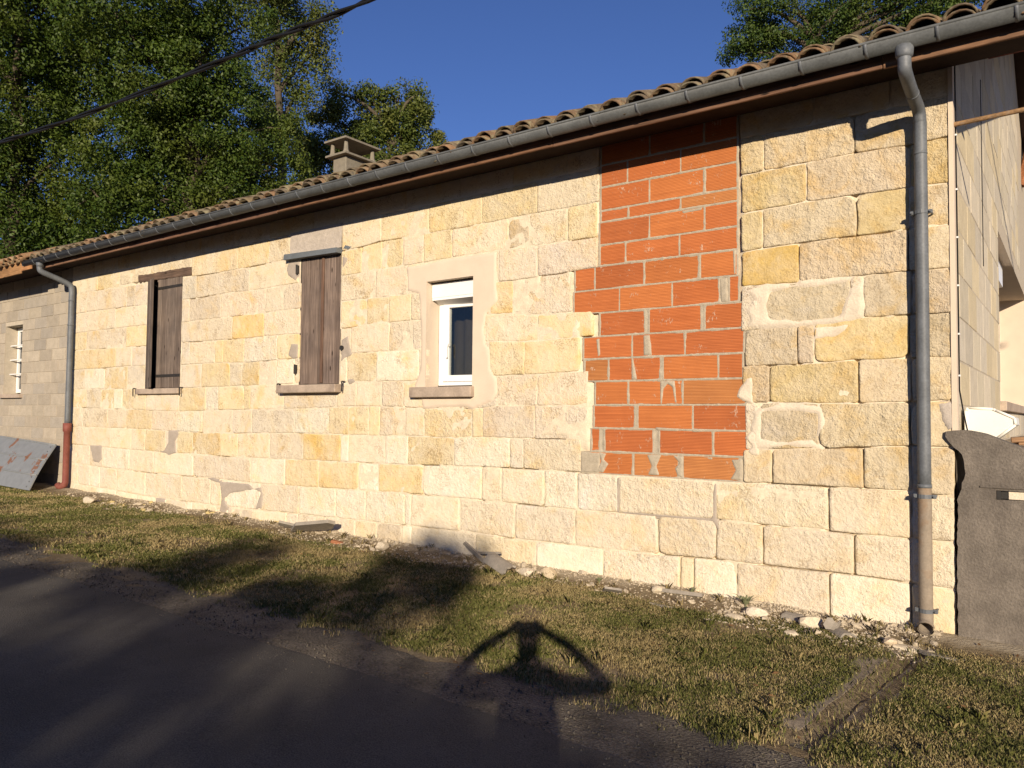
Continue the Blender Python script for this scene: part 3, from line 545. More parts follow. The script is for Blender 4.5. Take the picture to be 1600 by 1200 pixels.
# patches of render and mortar, each with its own ragged outline
pk = [0]
def patch(poly, mat, proud=.006, fall=.035, step=.016, name='render_patch', back=.014, hole=None, amp=.0045):
    """a trowelled skin: it thins out to nothing at its edge, so the relief of the stones breaks the outline"""
    pk[0] += 1; sd = pk[0] * 3.7
    X = [q[0] for q in poly]; Z = [q[1] for q in poly]
    gx_ = np.array(cells(min(X), max(X), step, hole[:2] if hole else [])); gz_ = np.array(cells(min(Z), max(Z), step, hole[2:] if hole else []))
    GX, GZ_ = np.meshgrid(gx_, gz_); ins = np.zeros(GX.shape, bool); dm = np.full(GX.shape, 9.0)
    for (x0, z0), (x1, z1) in zip(poly, poly[1:] + poly[:1]):
        c = ((z0 > GZ_) != (z1 > GZ_)); t = np.where(c, (x1 - x0) * (GZ_ - z0) / (z1 - z0 + 1e-12) + x0, 1e9); ins ^= c & (GX < t)
        dx, dz = x1 - x0, z1 - z0; q = np.clip(((GX - x0) * dx + (GZ_ - z0) * dz) / (dx * dx + dz * dz + 1e-12), 0, 1); dm = np.minimum(dm, np.hypot(GX - x0 - q * dx, GZ_ - z0 - q * dz))
    s = np.clip(dm / fall, 0, 1); s = s * s * (3 - 2 * s); idx = -np.ones(GX.shape, int); V = []
    use = ins.copy(); use[1:] |= ins[:-1]; use[:-1] |= ins[1:]; use[:, 1:] |= ins[:, :-1]; use[:, :-1] |= ins[:, 1:]
    for j in range(GX.shape[0]):
        for i in range(GX.shape[1]):
            if use[j, i]:
                x, z = GX[j, i], GZ_[j, i]; e = s[j, i] if ins[j, i] else 0.0
                idx[j, i] = len(V); V.append((x, back - (back + proud) * e + amp * (mn.noise((x * 14 + sd, z * 14, 1)) + .6 * mn.noise((x * 45, z * 45, sd))) * (1 - .6 * e), z))
    F = []
    for j in range(GX.shape[0] - 1):
        for i in range(GX.shape[1] - 1):
            q = (idx[j, i], idx[j, i + 1], idx[j + 1, i + 1], idx[j + 1, i])
            if min(q) < 0 or not (ins[j, i] or ins[j + 1, i + 1] or ins[j, i + 1] or ins[j + 1, i]): continue
            if hole and hole[0] < (gx_[i] + gx_[i + 1]) / 2 < hole[1] and hole[2] < (gz_[j] + gz_[j + 1]) / 2 < hole[3]: continue
            F.append(q)
    if F: return obj(name, (V, F), M[mat], wall, smooth=True)
WL_ = [(-5.39, 3.22), (-5.14, 3.21), (-4.76, 3.23), (-4.73, 3.23)]; WR_ = [(-4.73, 3.23), (-4.41, 3.23), (-4.09, 3.23), (-4.09, 2.91), (-4.07, 2.71), (-4.21, 2.6), (-4.24, 2.46), (-4.23, 2.3), (-4.17, 2.22), (-4.15, 2.02), (-4.08, 1.92), (-4.07, 1.76), (-4.13, 1.67), (-4.32, 1.61), (-4.4, 1.59), (-4.54, 1.62), (-4.73, 1.61)]
LL_ = [(-4.78, 1.61), (-5.1, 1.59), (-5.14, 1.7), (-5.25, 1.71), (-5.24, 1.86), (-5.16, 2.02), (-5.15, 2.23), (-5.16, 2.57), (-5.19, 2.87), (-5.36, 2.92)]
patch(WL_ + WR_[1:] + LL_, 'plaster', .011, .022, .022, 'render_surround', hole=WIN, amp=.0025)
obj('render_reveal', join(box(WIN[0] - .03, WIN[0] - .001, -.010, .2, WIN[2], WIN[3]), box(WIN[1] + .001, WIN[1] + .03, -.010, .2, WIN[2], WIN[3]), box(WIN[0] - .03, WIN[1] + .03, -.010, .2, WIN[3] + .001, WIN[3] + .03)), M['plaster'], wall)
patch([(-1.545, 2.60), (-1.34, 2.66), (-1.11, 2.63), (-1.07, 2.67), (-.87, 2.66), (-.71, 2.655), (-.57, 2.63), (-.72, 2.545), (-.95, 2.53), (-1.1, 2.55), (-1.28, 2.53), (-1.30, 2.44), (-1.28, 2.36), (-1.02, 2.335), (-.78, 2.35), (-.76, 2.45), (-.72, 2.545), (-.57, 2.63), (-.56, 2.43), (-.58, 2.29), (-.66, 2.25), (-.83, 2.23), (-1.01, 2.235), (-1.29, 2.23), (-1.54, 2.25), (-1.50, 2.34), (-1.54, 2.42), (-1.47, 2.50)], 'plaster_white', .009, .06)
patch([(-.99, 2.28), (-.64, 2.29), (-.7, 2.19), (-.8, 2.12), (-.93, 2.12), (-.97, 2.0), (-1.01, 2.08), (-.99, 2.21)], 'plaster_white', .009, .06)
patch([(-1.53, 1.86), (-1.44, 1.84), (-1.42, 1.72), (-1.44, 1.62), (-1.36, 1.655), (-1.25, 1.67), (-1.07, 1.68), (-.88, 1.66), (-.84, 1.5), (-.88, 1.33), (-.97, 1.39), (-.97, 1.54), (-1.1, 1.56), (-1.34, 1.55), (-1.35, 1.40), (-1.25, 1.38), (-.97, 1.39), (-.86, 1.28), (-1.17, 1.28), (-1.43, 1.24), (-1.47, 1.20), (-1.49, 1.39), (-1.50, 1.45), (-1.47, 1.55), (-1.52, 1.66)], 'plaster_white', .009, .06)
for P in ([(-10.25, 1.28), (-9.98, 1.29), (-9.93, 1.22), (-10.03, 1.11), (-10.0, .94), (-10.21, .88), (-10.30, .92), (-10.64, .92), (-10.35, .98), (-10.24, 1.1)],
          [(-9.26, .62), (-9.04, .645), (-8.76, .6), (-8.21, .61), (-8.12, .55), (-7.96, .58), (-7.9, .48), (-7.92, .28), (-8.09, .26), (-7.98, .49), (-8.1, .52), (-8.28, .49), (-8.64, .43), (-8.75, .36), (-8.67, .25), (-8.74, .14), (-8.9, .17), (-8.84, .35), (-8.9, .55), (-9.1, .58)],
          [(-12.67, .99), (-12.23, 1.0), (-12.21, .76), (-12.32, .68), (-12.51, .7), (-12.61, .88)],
          [(-7.54, 3.41), (-7.48, 3.50), (-7.26, 3.49), (-7.25, 3.3), (-7.34, 3.22), (-7.5, 3.31)], [(-7.45, 2.34), (-7.4, 2.45), (-7.25, 2.43), (-7.25, 2.23), (-7.36, 2.22), (-7.47, 2.27)],
          [(-6.46, 2.44), (-6.32, 2.49), (-6.28, 2.35), (-6.23, 2.23), (-6.37, 2.19), (-6.46, 2.14)], [(-6.47, 3.47), (-6.33, 3.42), (-6.4, 3.33), (-6.465, 3.28)], [(-6.36, 1.96), (-6.23, 1.97), (-6.16, 1.92), (-6.3, 1.87)],
          [(-10.55, .26), (-10.25, .26), (-10.24, -.02), (-10.5, -.02)]):
    patch(P, 'cement', .009, .025)
for P in ([(-2.71, .99), (-2.655, .99), (-2.66, .70), (-1.81, .69), (-1.79, .98), (-1.745, 1.0), (-1.745, .70), (-1.70, .56), (-1.76, .60), (-1.80, .655), (-2.62, .65), (-2.73, .66)],):
    patch(P, 'cement', .001, .016, .012)
for P in ([(-1.735, 2.715), (-1.655, 2.715), (-1.65, 2.50), (-1.72, 2.50)], [(-2.44, 2.27), (-2.37, 2.27), (-2.345, 2.08), (-2.44, 2.08)], [(-2.93, 2.26), (-2.88, 2.27), (-2.87, 2.1), (-2.91, 2.08)], [(-2.56, 2.07), (-2.535, 2.07), (-2.49, 1.865), (-2.56, 1.865)],
          [(-2.28, 1.855), (-2.13, 1.855), (-2.11, 1.65), (-2.135, 1.65), (-2.16, 1.79), (-2.2, 1.82), (-2.235, 1.78), (-2.25, 1.645), (-2.275, 1.645)], [(-2.90, 1.205), (-2.80, 1.20), (-2.83, 1.14), (-2.78, 1.10), (-2.84, 1.01), (-2.92, 1.02), (-2.87, 1.12)],
          [(-2.41, 1.205), (-2.25, 1.205), (-2.30, 1.10), (-2.27, 1.015), (-2.40, 1.015), (-2.36, 1.10)], [(-3.09, 1.21), (-2.87, 1.2), (-2.87, 1.12), (-2.88, 1.01), (-3.09, 1.0)], [(-1.92, 1.205), (-1.79, 1.205), (-1.78, 1.17), (-1.82, 1.175)],
          [(-2.17, 1.208), (-2.05, 1.2), (-2.05, 1.01), (-2.11, 1.015), (-2.14, 1.09), (-2.1, 1.14)], [(-1.64, 1.19), (-1.53, 1.2), (-1.535, 1.01), (-1.65, 1.015), (-1.60, 1.1)], [(-2.08, 3.345), (-1.87, 3.345), (-1.88, 3.315), (-2.06, 3.305)],
          [(-2.34, 1.45), (-2.08, 1.445), (-2.1, 1.405), (-2.3, 1.41)], [(-1.985, 1.445), (-1.58, 1.44), (-1.6, 1.415), (-1.98, 1.40)], [(-1.62, 2.94), (-1.575, 2.94), (-1.58, 2.72), (-1.61, 2.73)]):
    patch(P, 'brick_mortar', .002, .016, .010, 'mortar_smear', .013, amp=.003)
patch([(-.13, 1.66), (.0, 1.67), (.0, 1.46), (-.06, 1.45), (-.09, 1.51)], 'lintel_conc', .008, .02)
for P in ([(-1.50, 1.875), (-1.44, 1.88), (-1.42, 1.64), (-1.46, 1.63), (-1.53, 1.66), (-1.60, 1.70), (-1.57, 1.78)], [(-1.47, 1.44), (-1.40, 1.44), (-1.38, 1.22), (-1.45, 1.21), (-1.52, 1.25), (-1.47, 1.30), (-1.53, 1.37)], [(-1.47, 2.51), (-1.38, 2.52), (-1.38, 2.26), (-1.47, 2.26), (-1.42, 2.34), (-1.45, 2.40)]): patch(P, 'plaster_white', .010, .03, .012)
obj('lintel', prism(rough([(-7.46, 3.57), (-6.48, 3.56), (-6.46, 3.86), (-7.45, 3.86)], .04, .006), -.008, .05), M['lintel_conc'], wall)

# shuttered window openings: reveals and the dark behind them
for (a, b, c, d), dep in ((SHUT1, .28), (SHUT2, .28)):
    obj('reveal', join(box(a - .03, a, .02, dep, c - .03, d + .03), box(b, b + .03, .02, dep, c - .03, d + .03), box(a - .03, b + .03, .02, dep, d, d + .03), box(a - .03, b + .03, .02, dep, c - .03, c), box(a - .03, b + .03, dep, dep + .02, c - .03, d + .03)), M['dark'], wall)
BRN = [(.140, .114, .098), (.165, .136, .117), (.122, .100, .087), (.190, .158, .138)]
def leaf(name, x0, x1, z0, z1, n, y, warm=0.0, rot=0.0, hinge=None, straps=(), strap_side=1, label=None):
    """plank shutter leaf; rot opens it about its hinge"""
    c_ = Vector(((x0 + x1) / 2, y, (z0 + z1) / 2)); e = bpy.data.objects.new(name, None); e.empty_display_size = .1; reg(e, house, c_)
    if label: e['label'] = label
    def T(g):
        if not rot: return g
        M_ = Matrix.Translation(hinge) @ Matrix.Rotation(rot, 4, 'Z') @ Matrix.Translation(-Vector(hinge)); return [tuple(M_ @ Vector(p)) for p in g[0]], g[1]
    w = (x1 - x0) / n
    for i in range(n):
        rs = random.Random(i + int(x0 * 100)); col = rs.choice(BRN); col = (col[0] * (1 + .5 * warm), col[1] * (1 + .12 * warm), col[2] * (1 + .05 * warm))
        obj('board', T(box(x0 + w * i + .0016, x0 + w * (i + 1) - .0016, y + rs.uniform(-.002, .002), y + .026, z0 + rs.uniform(0, .006), z1 - rs.uniform(0, .004), .002)), M['board'], e, color=col)
    for z in straps:
        obj('strap_hinge', T(join(box(x0 + .03, x1 + .01, y - .006, y - .0005, z - .021, z + .021), *[tube([(x0 + .08 + k * (x1 - x0 - .16) / 3, y - .011, z), (x0 + .08 + k * (x1 - x0 - .16) / 3, y - .004, z)], .008, 6) for k in range(4)])), M['iron'], e)
    return e
leaf('shutter', -10.66, -9.975, 1.905, 3.575, 5, -.004, straps=(2.09, 3.43), label='closed right leaf of weathered brown boards')
leaf('shutter', -10.945, -10.53, 1.905, 3.575, 4, -.002, rot=R(-20), hinge=(-10.945, 0, 0), label='left leaf standing half open, seen edge on')
leaf('shutter', -7.235, -6.815, 1.905, 3.50, 5, .012, warm=.12, label='left leaf of reddish brown boards'); leaf('shutter', -6.808, -6.485, 1.905, 3.50, 3, .014, warm=.12, label='right leaf of greyer brown boards')
obj('cover_strip', box(-6.835, -6.79, -.004, .011, 1.92, 3.48, .003), M['board'], house, color=(.15, .095, .07))
obj('wooden_lintel', prism(rough([(-11.2, 3.585), (-9.72, 3.55), (-9.73, 3.675), (-10.3, 3.685), (-10.9, 3.68), (-11.21, 3.70)], .05, .008), -.016, .1), M['beam'], house, color=(.125, .088, .068))
obj('window_sill', box(-11.12, -9.93, -.06, .1, 1.815, 1.90, .008), M['sill'], house)
obj('window_sill', box(-7.55, -6.43, -.11, .1, 1.795, 1.895, .008), M['sill'], house)
obj('lead_flashing', prism([(-7.49, 3.505), (-6.47, 3.485), (-6.47, 3.545), (-7.48, 3.575)], -.085, .03), M['lead'], house)
patch([(-6.47, 3.53), (-6.40, 3.60), (-6.33, 3.565), (-6.25, 3.545), (-6.36, 3.51)], 'lead', .006, .012, .01, 'lead_flashing')
for x_, z_ in ((-7.28, 3.37), (-7.28, 2.10)): obj('hinge_pin', join(box(x_ - .03, x_ + .012, -.03, .0, z_ - .055, z_ + .055, .004), tube([(x_ + .0, -.035, z_ - .06), (x_, -.035, z_ + .06)], .012, 8)), M['iron'], house)
obj('hinge_pin', tube([(-6.42, .0, 2.33), (-6.42, -.03, 2.33)], .03, 8), M['iron'], house)
for x_, z_ in ((-7.60, 1.87), (-6.37, 1.88), (-11.2, 1.86), (-9.88, 1.86)):
    obj('shutter_hook', tube(smooth_path([(x_, .0, z_ + .04), (x_, -.05, z_ + .045), (x_ + .012, -.06, z_ - .0), (x_ - .004, -.05, z_ - .075)], 4), .009, 7), M['iron'], house)

# the small white window
win = obj('window', join(box(-5.06, -5.0, .2, .26, 1.86, 2.86, .004), box(-4.46, -4.401, .2, .26, 1.86, 2.86, .004), box(-5.0, -4.46, .2, .26, 1.86, 1.90, .004), box(-5.0, -4.46, .2, .26, 2.80, 2.86, .004)), M['pvc'], house)
hg = Vector((-5.0, .215, 0)); rm = Matrix.Translation(hg) @ Matrix.Rotation(R(4), 4, 'Z') @ Matrix.Translation(-hg)
def rt(g): return [tuple(rm @ Vector(p)) for p in g[0]], g[1]
obj('sash', rt(join(box(-4.993, -4.915, .19, .25, 1.905, 2.795, .005), box(-4.535, -4.462, .19, .25, 1.905, 2.795, .005), box(-4.915, -4.535, .19, .25, 1.905, 1.975, .005), box(-4.915, -4.535, .19, .25, 2.725, 2.795, .005))), M['pvc'], win)
obj('pane', rt(box(-4.915, -4.535, .218, .222, 1.975, 2.725)), M['clear_glass'], win)
obj('handle', rt(tube(smooth_path([(-4.90, .19, 2.30), (-4.905, .15, 2.31), (-4.905, .15, 2.17)], 4), .010, 8)), M['pvc'], win)
obj('roller_shutter_box', join(prism([(-5.055, 2.80), (-4.405, 2.80), (-4.405, 2.985), (-5.055, 2.985)], .08, .0801), ([(-5.055, .075, 2.83), (-4.405, .075, 2.83), (-4.405, .075, 2.975), (-5.055, .075, 2.975), (-5.055, .199, 2.76), (-4.405, .199, 2.76), (-4.405, .199, 2.985), (-5.055, .199, 2.985)], [(0, 1, 2, 3), (1, 0, 4, 5), (3, 2, 6, 7), (0, 3, 7, 4), (2, 1, 5, 6), (5, 4, 7, 6)])), M['pvc'], win)
obj('window_sill', box(-5.25, -4.37, -.075, .2, 1.725, 1.838, .007), M['sill'], house, color=(1, 1, 1))
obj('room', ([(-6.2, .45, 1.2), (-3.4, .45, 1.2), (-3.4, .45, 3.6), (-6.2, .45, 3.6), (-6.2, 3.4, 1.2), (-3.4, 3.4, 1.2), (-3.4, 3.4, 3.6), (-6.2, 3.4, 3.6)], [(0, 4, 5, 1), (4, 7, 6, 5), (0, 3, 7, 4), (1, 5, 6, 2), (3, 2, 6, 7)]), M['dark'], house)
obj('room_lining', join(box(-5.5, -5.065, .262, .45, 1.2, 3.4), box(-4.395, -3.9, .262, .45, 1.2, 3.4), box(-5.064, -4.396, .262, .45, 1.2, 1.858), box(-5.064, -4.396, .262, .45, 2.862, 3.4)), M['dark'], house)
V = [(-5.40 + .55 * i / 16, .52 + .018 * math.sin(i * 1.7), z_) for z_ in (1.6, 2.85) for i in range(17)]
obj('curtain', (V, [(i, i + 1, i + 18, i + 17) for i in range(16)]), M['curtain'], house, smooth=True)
obj('interior_panel', ([(-4.86, .60, 1.3), (-4.55, .58, 1.3), (-4.55, .58, 2.15), (-4.86, .60, 2.38)], [(0, 1, 2, 3)]), M['grey_room'], house)

# roof, eaves and gutter
RS = .42
def rz(y): return 4.14 + RS * (y + .5)
XL, XR = -13.62, .60  # right verge flares upslope, unseen, shaped to lower its shadow on the gable
roof = obj('roof', join(([(XL, -.50, rz(-.50) - .055), (XR, -.50, rz(-.50) - .055), (XR + .55, 7.5, rz(7.5) - .055), (XL, 7.5, rz(7.5) - .055), (XL, -.50, rz(-.50) - .02), (XR, -.50, rz(-.50) - .02), (XR + .55, 7.5, rz(7.5) - .02), (XL, 7.5, rz(7.5) - .02)], [(0, 3, 2, 1), (4, 5, 6, 7), (0, 1, 5, 4), (1, 2, 6, 5), (2, 3, 7, 6), (3, 0, 4, 7)]),
    ([(XL, 7.5, rz(7.5) - .02), (XR, 7.5, rz(7.5) - .02), (XR, 14, 4.6), (XL, 14, 4.6)], [(0, 1, 2, 3)])), M['soffit'], house)
def tile_mesh(name, r0, r1, L, th, up, seed):
    rs = random.Random(seed); V, F = [], []; n = 8
    for s, (r, y) in enumerate(((r0, 0), (r1, L))):
        for ring, rr in enumerate((r, r - th)):
            for k in range(n + 1):
                a = math.pi * k / n; x_ = math.cos(a) * rr * 1.02; z_ = math.sin(a) * rr * .86
                jit = rs.uniform(-.006, .006) if s == 0 else 0
                V.append((x_, y + jit, z_ if up else -z_))
    def id(s, ring, k): return s * 2 * (n + 1) + ring * (n + 1) + k
    for k in range(n):
        F += [(id(0, 0, k), id(0, 0, k + 1), id(1, 0, k + 1), id(1, 0, k)), (id(0, 1, k + 1), id(0, 1, k), id(1, 1, k), id(1, 1, k + 1)), (id(0, 1, k), id(0, 1, k + 1), id(0, 0, k + 1), id(0, 0, k)), (id(1, 0, k), id(1, 0, k + 1), id(1, 1, k + 1), id(1, 1, k))]
    F += [(id(0, 0, 0), id(1, 0, 0), id(1, 1, 0), id(0, 1, 0)), (id(0, 0, n), id(0, 1, n), id(1, 1, n), id(1, 0, n))]
    me = bpy.data.meshes.new(name); me.from_pydata(V, [], F); me.materials.append(M['tile']); me.polygons.foreach_set('use_smooth', [True] * len(me.polygons)); return me
covers = [tile_mesh('tile', .103, .082, .46, .015, True, s) for s in range(5)]; chans = [tile_mesh('tile', .085, .105, .46, .015, False, s + 20) for s in range(3)]
TC = [(.15, .108, .070), (.185, .122, .075), (.120, .094, .068), (.175, .135, .083), (.20, .125, .072), (.14, .112, .078)]
def lay_tile(me, x_, y_, z_, parent, rs, cols, kind=None):
    o = bpy.data.objects.new('tile', me); reg(o, parent, (x_, y_, z_)); o.rotation_euler = (math.atan(RS) + rs.uniform(-.02, .03), rs.uniform(-.05, .05), rs.uniform(-.03, .03))
    t = rs.uniform(.8, 1.15); o.color = (*[c * t for c in rs.choice(cols)], 1); return o
rs = random.Random(5); k = 0; x_ = .59
pitch = .232
while x_ > XL + .05:
    lay_tile(rs.choice(covers), x_ + rs.uniform(-.016, .016), -.62 + rs.uniform(-.03, .02), rz(-.62) + rs.uniform(-.004, .006), roof, rs, TC)
    lay_tile(rs.choice(covers), x_ + rs.uniform(-.018, .018), -.575 + rs.uniform(-.03, .03), rz(-.575) + .026 + rs.uniform(0, .012), roof, rs, TC)
    lay_tile(rs.choice(covers), x_ + rs.uniform(-.01, .01), -.175 + rs.uniform(-.02, .02), rz(-.175) + .020, roof, rs, TC)
    lay_tile(rs.choice(chans), x_ - pitch / 2 + rs.uniform(-.012, .012), -.635 + rs.uniform(-.02, .02), rz(-.635) + .028, roof, rs, TC)
    x_ -= pitch
V, F = [], []; ncol = int((XR - XL) / pitch * 8); ys_ = [.25, 2, 4, 6, 7.5]
for y_ in ys_ + [14.0]:
    for i in range(ncol + 1):
        xx = XL + (XR - XL) * i / ncol; zz = rz(y_) if y_ <= 7.5 else 4.62; V.append((xx, y_, zz + .05 + .045 * math.cos((xx - .59) / pitch * 2 * math.pi)))
for j in range(len(ys_)):
    for i in range(ncol): F.append((j * (ncol + 1) + i, j * (ncol + 1) + i + 1, (j + 1) * (ncol + 1) + i + 1, (j + 1) * (ncol + 1) + i))
obj('tile_field', (V, F), M['tile'], roof, smooth=True, color=(.17, .11, .07), kind='stuff')
fas = []
xx = XR
for i, x1 in enumerate((-.36, -3.1, -7.1, -10.6, -13.6)):
    obj('fascia_board', box(x1 + .003, xx - .003, -.490 + .003 * (i % 2), -.463, 3.968 + .004 * (i % 3), 4.118, .004), M['beam'], roof, color=[(.20, .115, .07), (.165, .095, .064), (.18, .10, .062), (.16, .09, .064), (.18, .105, .07)][i]); xx = x1
obj('soffit_board', box(XL, XR, -.486, -.02, 4.062, 4.08), M['soffit'], roof)
obj('verge_soffit', ([(.0, -.02, rz(-.02) - .20), (XR - .031, -.02, rz(-.02) - .20), (XR + .515, 7.45, rz(7.45) - .20), (.0, 7.45, rz(7.45) - .20)], [(0, 3, 2, 1)]), M['soffit'], roof)
for y_ in (3.2, 6.2): obj('purlin', box(-.02, XR - .04, y_ - .08, y_ + .08, rz(y_) - .30, rz(y_) - .06, .005), M['beam'], roof, color=(.17, .055, .04))
obj('barge_board', ([(XR - .03, -.487, rz(-.487) - .17), (XR + .52, 7.5, rz(7.5) - .17), (XR + .52, 7.5, rz(7.5) + .03), (XR - .03, -.487, rz(-.487) + .02), (XR, -.487, rz(-.487) - .17), (XR + .55, 7.5, rz(7.5) - .17), (XR + .55, 7.5, rz(7.5) + .03), (XR, -.487, rz(-.487) + .02)], [(0, 3, 2, 1), (4, 5, 6, 7), (0, 1, 5, 4), (3, 7, 6, 2), (0, 4, 7, 3), (1, 2, 6, 5)]), M['beam'], roof, color=(.33, .14, .07))
obj('roof_brace', tube([(.0, 9.6, 5.6), (.34, 9.6, 6.9), (.5, 9.6, 7.6)], .11, 8), M['beam'], roof, color=(.30, .13, .06))

GY, GZ, GR = -.58, 4.100, .070
def half_pipe(x0, x1, r, th, z, y):
    V, F = [], []; n = 12
    for x_ in (x0, x1):
        for rr in (r, r - th):
            for k in range(n + 1): a = math.pi * (1 + k / n); V.append((x_, y + math.cos(a) * rr, z + math.sin(a) * rr))
    q = n + 1
    for k in range(n): F += [(k, k + 1, 2 * q + k + 1, 2 * q + k), (q + k + 1, q + k, 3 * q + k, 3 * q + k + 1), (k, q + k, q + k + 1, k + 1), (2 * q + k, 2 * q + k + 1, 3 * q + k + 1, 3 * q + k)]
    F += [(0, 2 * q, 3 * q, q), (n, q + n, 3 * q + n, 2 * q + n)]
    return V, F
gut = obj('gutter', join(half_pipe(-13.92, XR, GR, .004, GZ, GY), tube([(-13.92, GY - GR + .002, GZ + .004), (XR, GY - GR + .002, GZ + .004)], .011, 8), prism([(-13.921, GZ - .065), (-13.919, GZ - .065), (-13.919, GZ), (-13.921, GZ)], GY - .06, GY + .06)), M['zinc_dark'], house, smooth=True)
gx = .43; i = 0
while gx > -13.8:
    V, F = [], []
    obj('bracket', half_pipe(gx - .011, gx + .011, GR + .006, .0055, GZ + .002, GY), M['zinc'], gut, smooth=True); gx -= .435
def dpipe(name, pts, r, mat, parent): return obj(name, tube(smooth_path(pts, 6), r, 14), M[mat], parent, smooth=True)
dp = dpipe('downpipe', [(-.208, -.58, 4.03), (-.208, -.58, 3.93), (-.208, -.545, 3.875), (-.204, -.30, 3.815), (-.194, -.13, 3.765), (-.189, -.09, 3.68), (-.188, -.09, 3.55), (-.188, -.09, 2.4), (-.19, -.09, 1.05)], .043, 'zinc', house)
obj('collar', join(tube([(-.208, -.58, 4.045), (-.208, -.58, 3.985), (-.208, -.58, 3.965)], [.060, .055, .046], 16)), M['zinc'], dp, smooth=True)
for a_, b_, r_ in (((-.188, -.09, 3.44), (-.188, -.09, 3.455), .0455), ((-.204, -.31, 3.818), (-.204, -.295, 3.814), .0455), ((-.19, -.09, 1.05), (-.19, -.09, 1.075), .0475)): obj('seam', tube([a_, b_], r_, 14), M['zinc'], dp, smooth=True)
obj('rusty_lower_pipe', tube(smooth_path([(-.19, -.09, 1.06), (-.19, -.09, .9), (-.19, -.09, .25), (-.19, -.092, .17), (-.188, -.105, .12), (-.185, -.15, .085)], 6), .045, 14, cap=False), M['rust_pipe'], dp, smooth=True, label='rust streaked lower length ending in an open shoe')
obj('pipe_shoe', join(tube([(-.186, -.135, .09), (-.185, -.165, .078)], .053, 16, cap=False), tube([(-.186, -.130, .092), (-.185, -.163, .080)], .046, 16, cap=False)), M['rust_pipe'], dp, smooth=True)
for z_ in (3.02, .99, .19):
    mt = 'zinc' if z_ > .5 else 'iron'
    obj('clamp', join(tube([(-.189, -.09, z_ - .014), (-.189, -.09, z_ + .014)], .0485, 14), box(-.262, -.235, -.105, -.075, z_ - .014, z_ + .014, .004), box(-.143, -.116, -.105, -.075, z_ - .014, z_ + .014, .004), tube([(-.25, -.12, z_), (-.25, 0, z_)], .007, 7), tube([(-.128, -.12, z_), (-.128, 0, z_)], .007, 7)), M['zinc'], dp)
dl = dpipe('downpipe', [(-13.36, -.58, 4.03), (-13.36, -.58, 3.95), (-13.355, -.54, 3.89), (-13.33, -.28, 3.80), (-13.295, -.12, 3.72), (-13.288, -.09, 3.62), (-13.285, -.09, 3.45), (-13.285, -.09, 2.4), (-13.29, -.09, 1.30)], .046, 'zinc', house)
obj('collar', tube([(-13.36, -.58, 4.04), (-13.36, -.58, 3.97)], [.06, .05], 14), M['zinc'], dl, smooth=True)
for z_, r_ in ((3.02, .051), (3.44, .049)): obj('seam', tube([(-13.285, -.09, z_), (-13.285, -.09, z_ + .03)], r_, 14), M['zinc'], dl, smooth=True)
obj('cast_iron_pipe', join(tube([(-13.29, -.09, 1.34), (-13.29, -.09, 1.2), (-13.29, -.09, 1.19), (-13.29, -.09, .34), (-13.30, -.10, .29), (-13.36, -.12, .25), (-13.42, -.14, .26), (-13.45, -.15, .29)], [.068, .066, .052, .05, .056, .058, .055, .05], 14)), M['red_pipe'], dl, smooth=True, label='red painted cast iron foot of the far downpipe')

# chimney
ch = obj('chimney', box(-10.195, -9.85, 3.0, 3.62, 5.0, 6.21, .01), M['concrete_cap'], house)
def slab(x0, x1, y0, y1, z0, z1, rise, px, py):
    cx_, cy_ = (x0 + x1) / 2, (y0 + y1) / 2
    V = [(x0, y0, z0), (x1, y0, z0), (x1, y1, z0), (x0, y1, z0), (x0, y0, z1), (x1, y0, z1), (x1, y1, z1), (x0, y1, z1)] + [(cx_ - px, cy_ - py, z1 + rise), (cx_ + px, cy_ - py, z1 + rise), (cx_ + px, cy_ + py, z1 + rise), (cx_ - px, cy_ + py, z1 + rise)]
    F = [(0, 3, 2, 1), (0, 1, 5, 4), (1, 2, 6, 5), (2, 3, 7, 6), (3, 0, 4, 7), (4, 5, 9, 8), (5, 6, 10, 9), (6, 7, 11, 10), (7, 4, 8, 11), (8, 9, 10, 11)]
    return V, F
cap = obj('chimney_cap', join(slab(-10.295, -9.75, 2.90, 3.72, 6.21, 6.245, .03, .14, .28)), M['concrete_cap'], ch)
for x_ in (-10.20, -9.84):
    for y_ in (2.99, 3.63): obj('cap_leg', tube([(x_, y_, 6.24), (x_, y_, 6.30), (x_, y_, 6.475)], [.075, .045, .032], 8), M['concrete_cap'], ch)
obj('top_slab', slab(-10.31, -9.73, 2.88, 3.74, 6.475, 6.51, .015, .2, .3), M['concrete_cap'], ch)

# gable end
gab = obj('gable_wall', join(([(-.035, 0.02, -.3), (-.035, 13.5, -.3), (-.035, 13.5, 4.4), (-.035, 7.5, rz(7.5) - .06), (-.035, .02, rz(.02) - .06), (-.35, 0.1, -.3), (-.35, 13.5, -.3), (-.35, 13.5, 4.4), (-.35, 7.5, rz(7.5) - .06), (-.35, .1, rz(.02) - .06)], [])), M['block_mortar'], house)
GW = (4.1, 10.4, 1.75, 3.72)
bm = bmesh.new()
def quad(p): bm.faces.new([bm.verts.new(q) for q in p])
X0 = -.0045
def gtop(y): return min(rz(y), 4.6 + (13.5 - y) * .52) - .06
def col(y0, y1, za, zb, dz=None):
    if zb is None: quad([(X0, y0, za), (X0, y1, za), (X0, y1, gtop(y1)), (X0, y0, gtop(y0))])
    else: quad([(X0, y0, za), (X0, y1, za), (X0, y1, zb), (X0, y0, zb)])
col(.03, GW[0], -.3, None); col(GW[0], GW[1], -.3, GW[2]); col(GW[0], 7.5, GW[3], None); col(7.5, GW[1], GW[3], None); col(GW[1], 13.5, -.3, None)
gv, gf = bm_out(bm); bpy.data.objects.remove(gab); 
gab = obj('gable_wall', (gv, gf), M['block_mortar'], house)
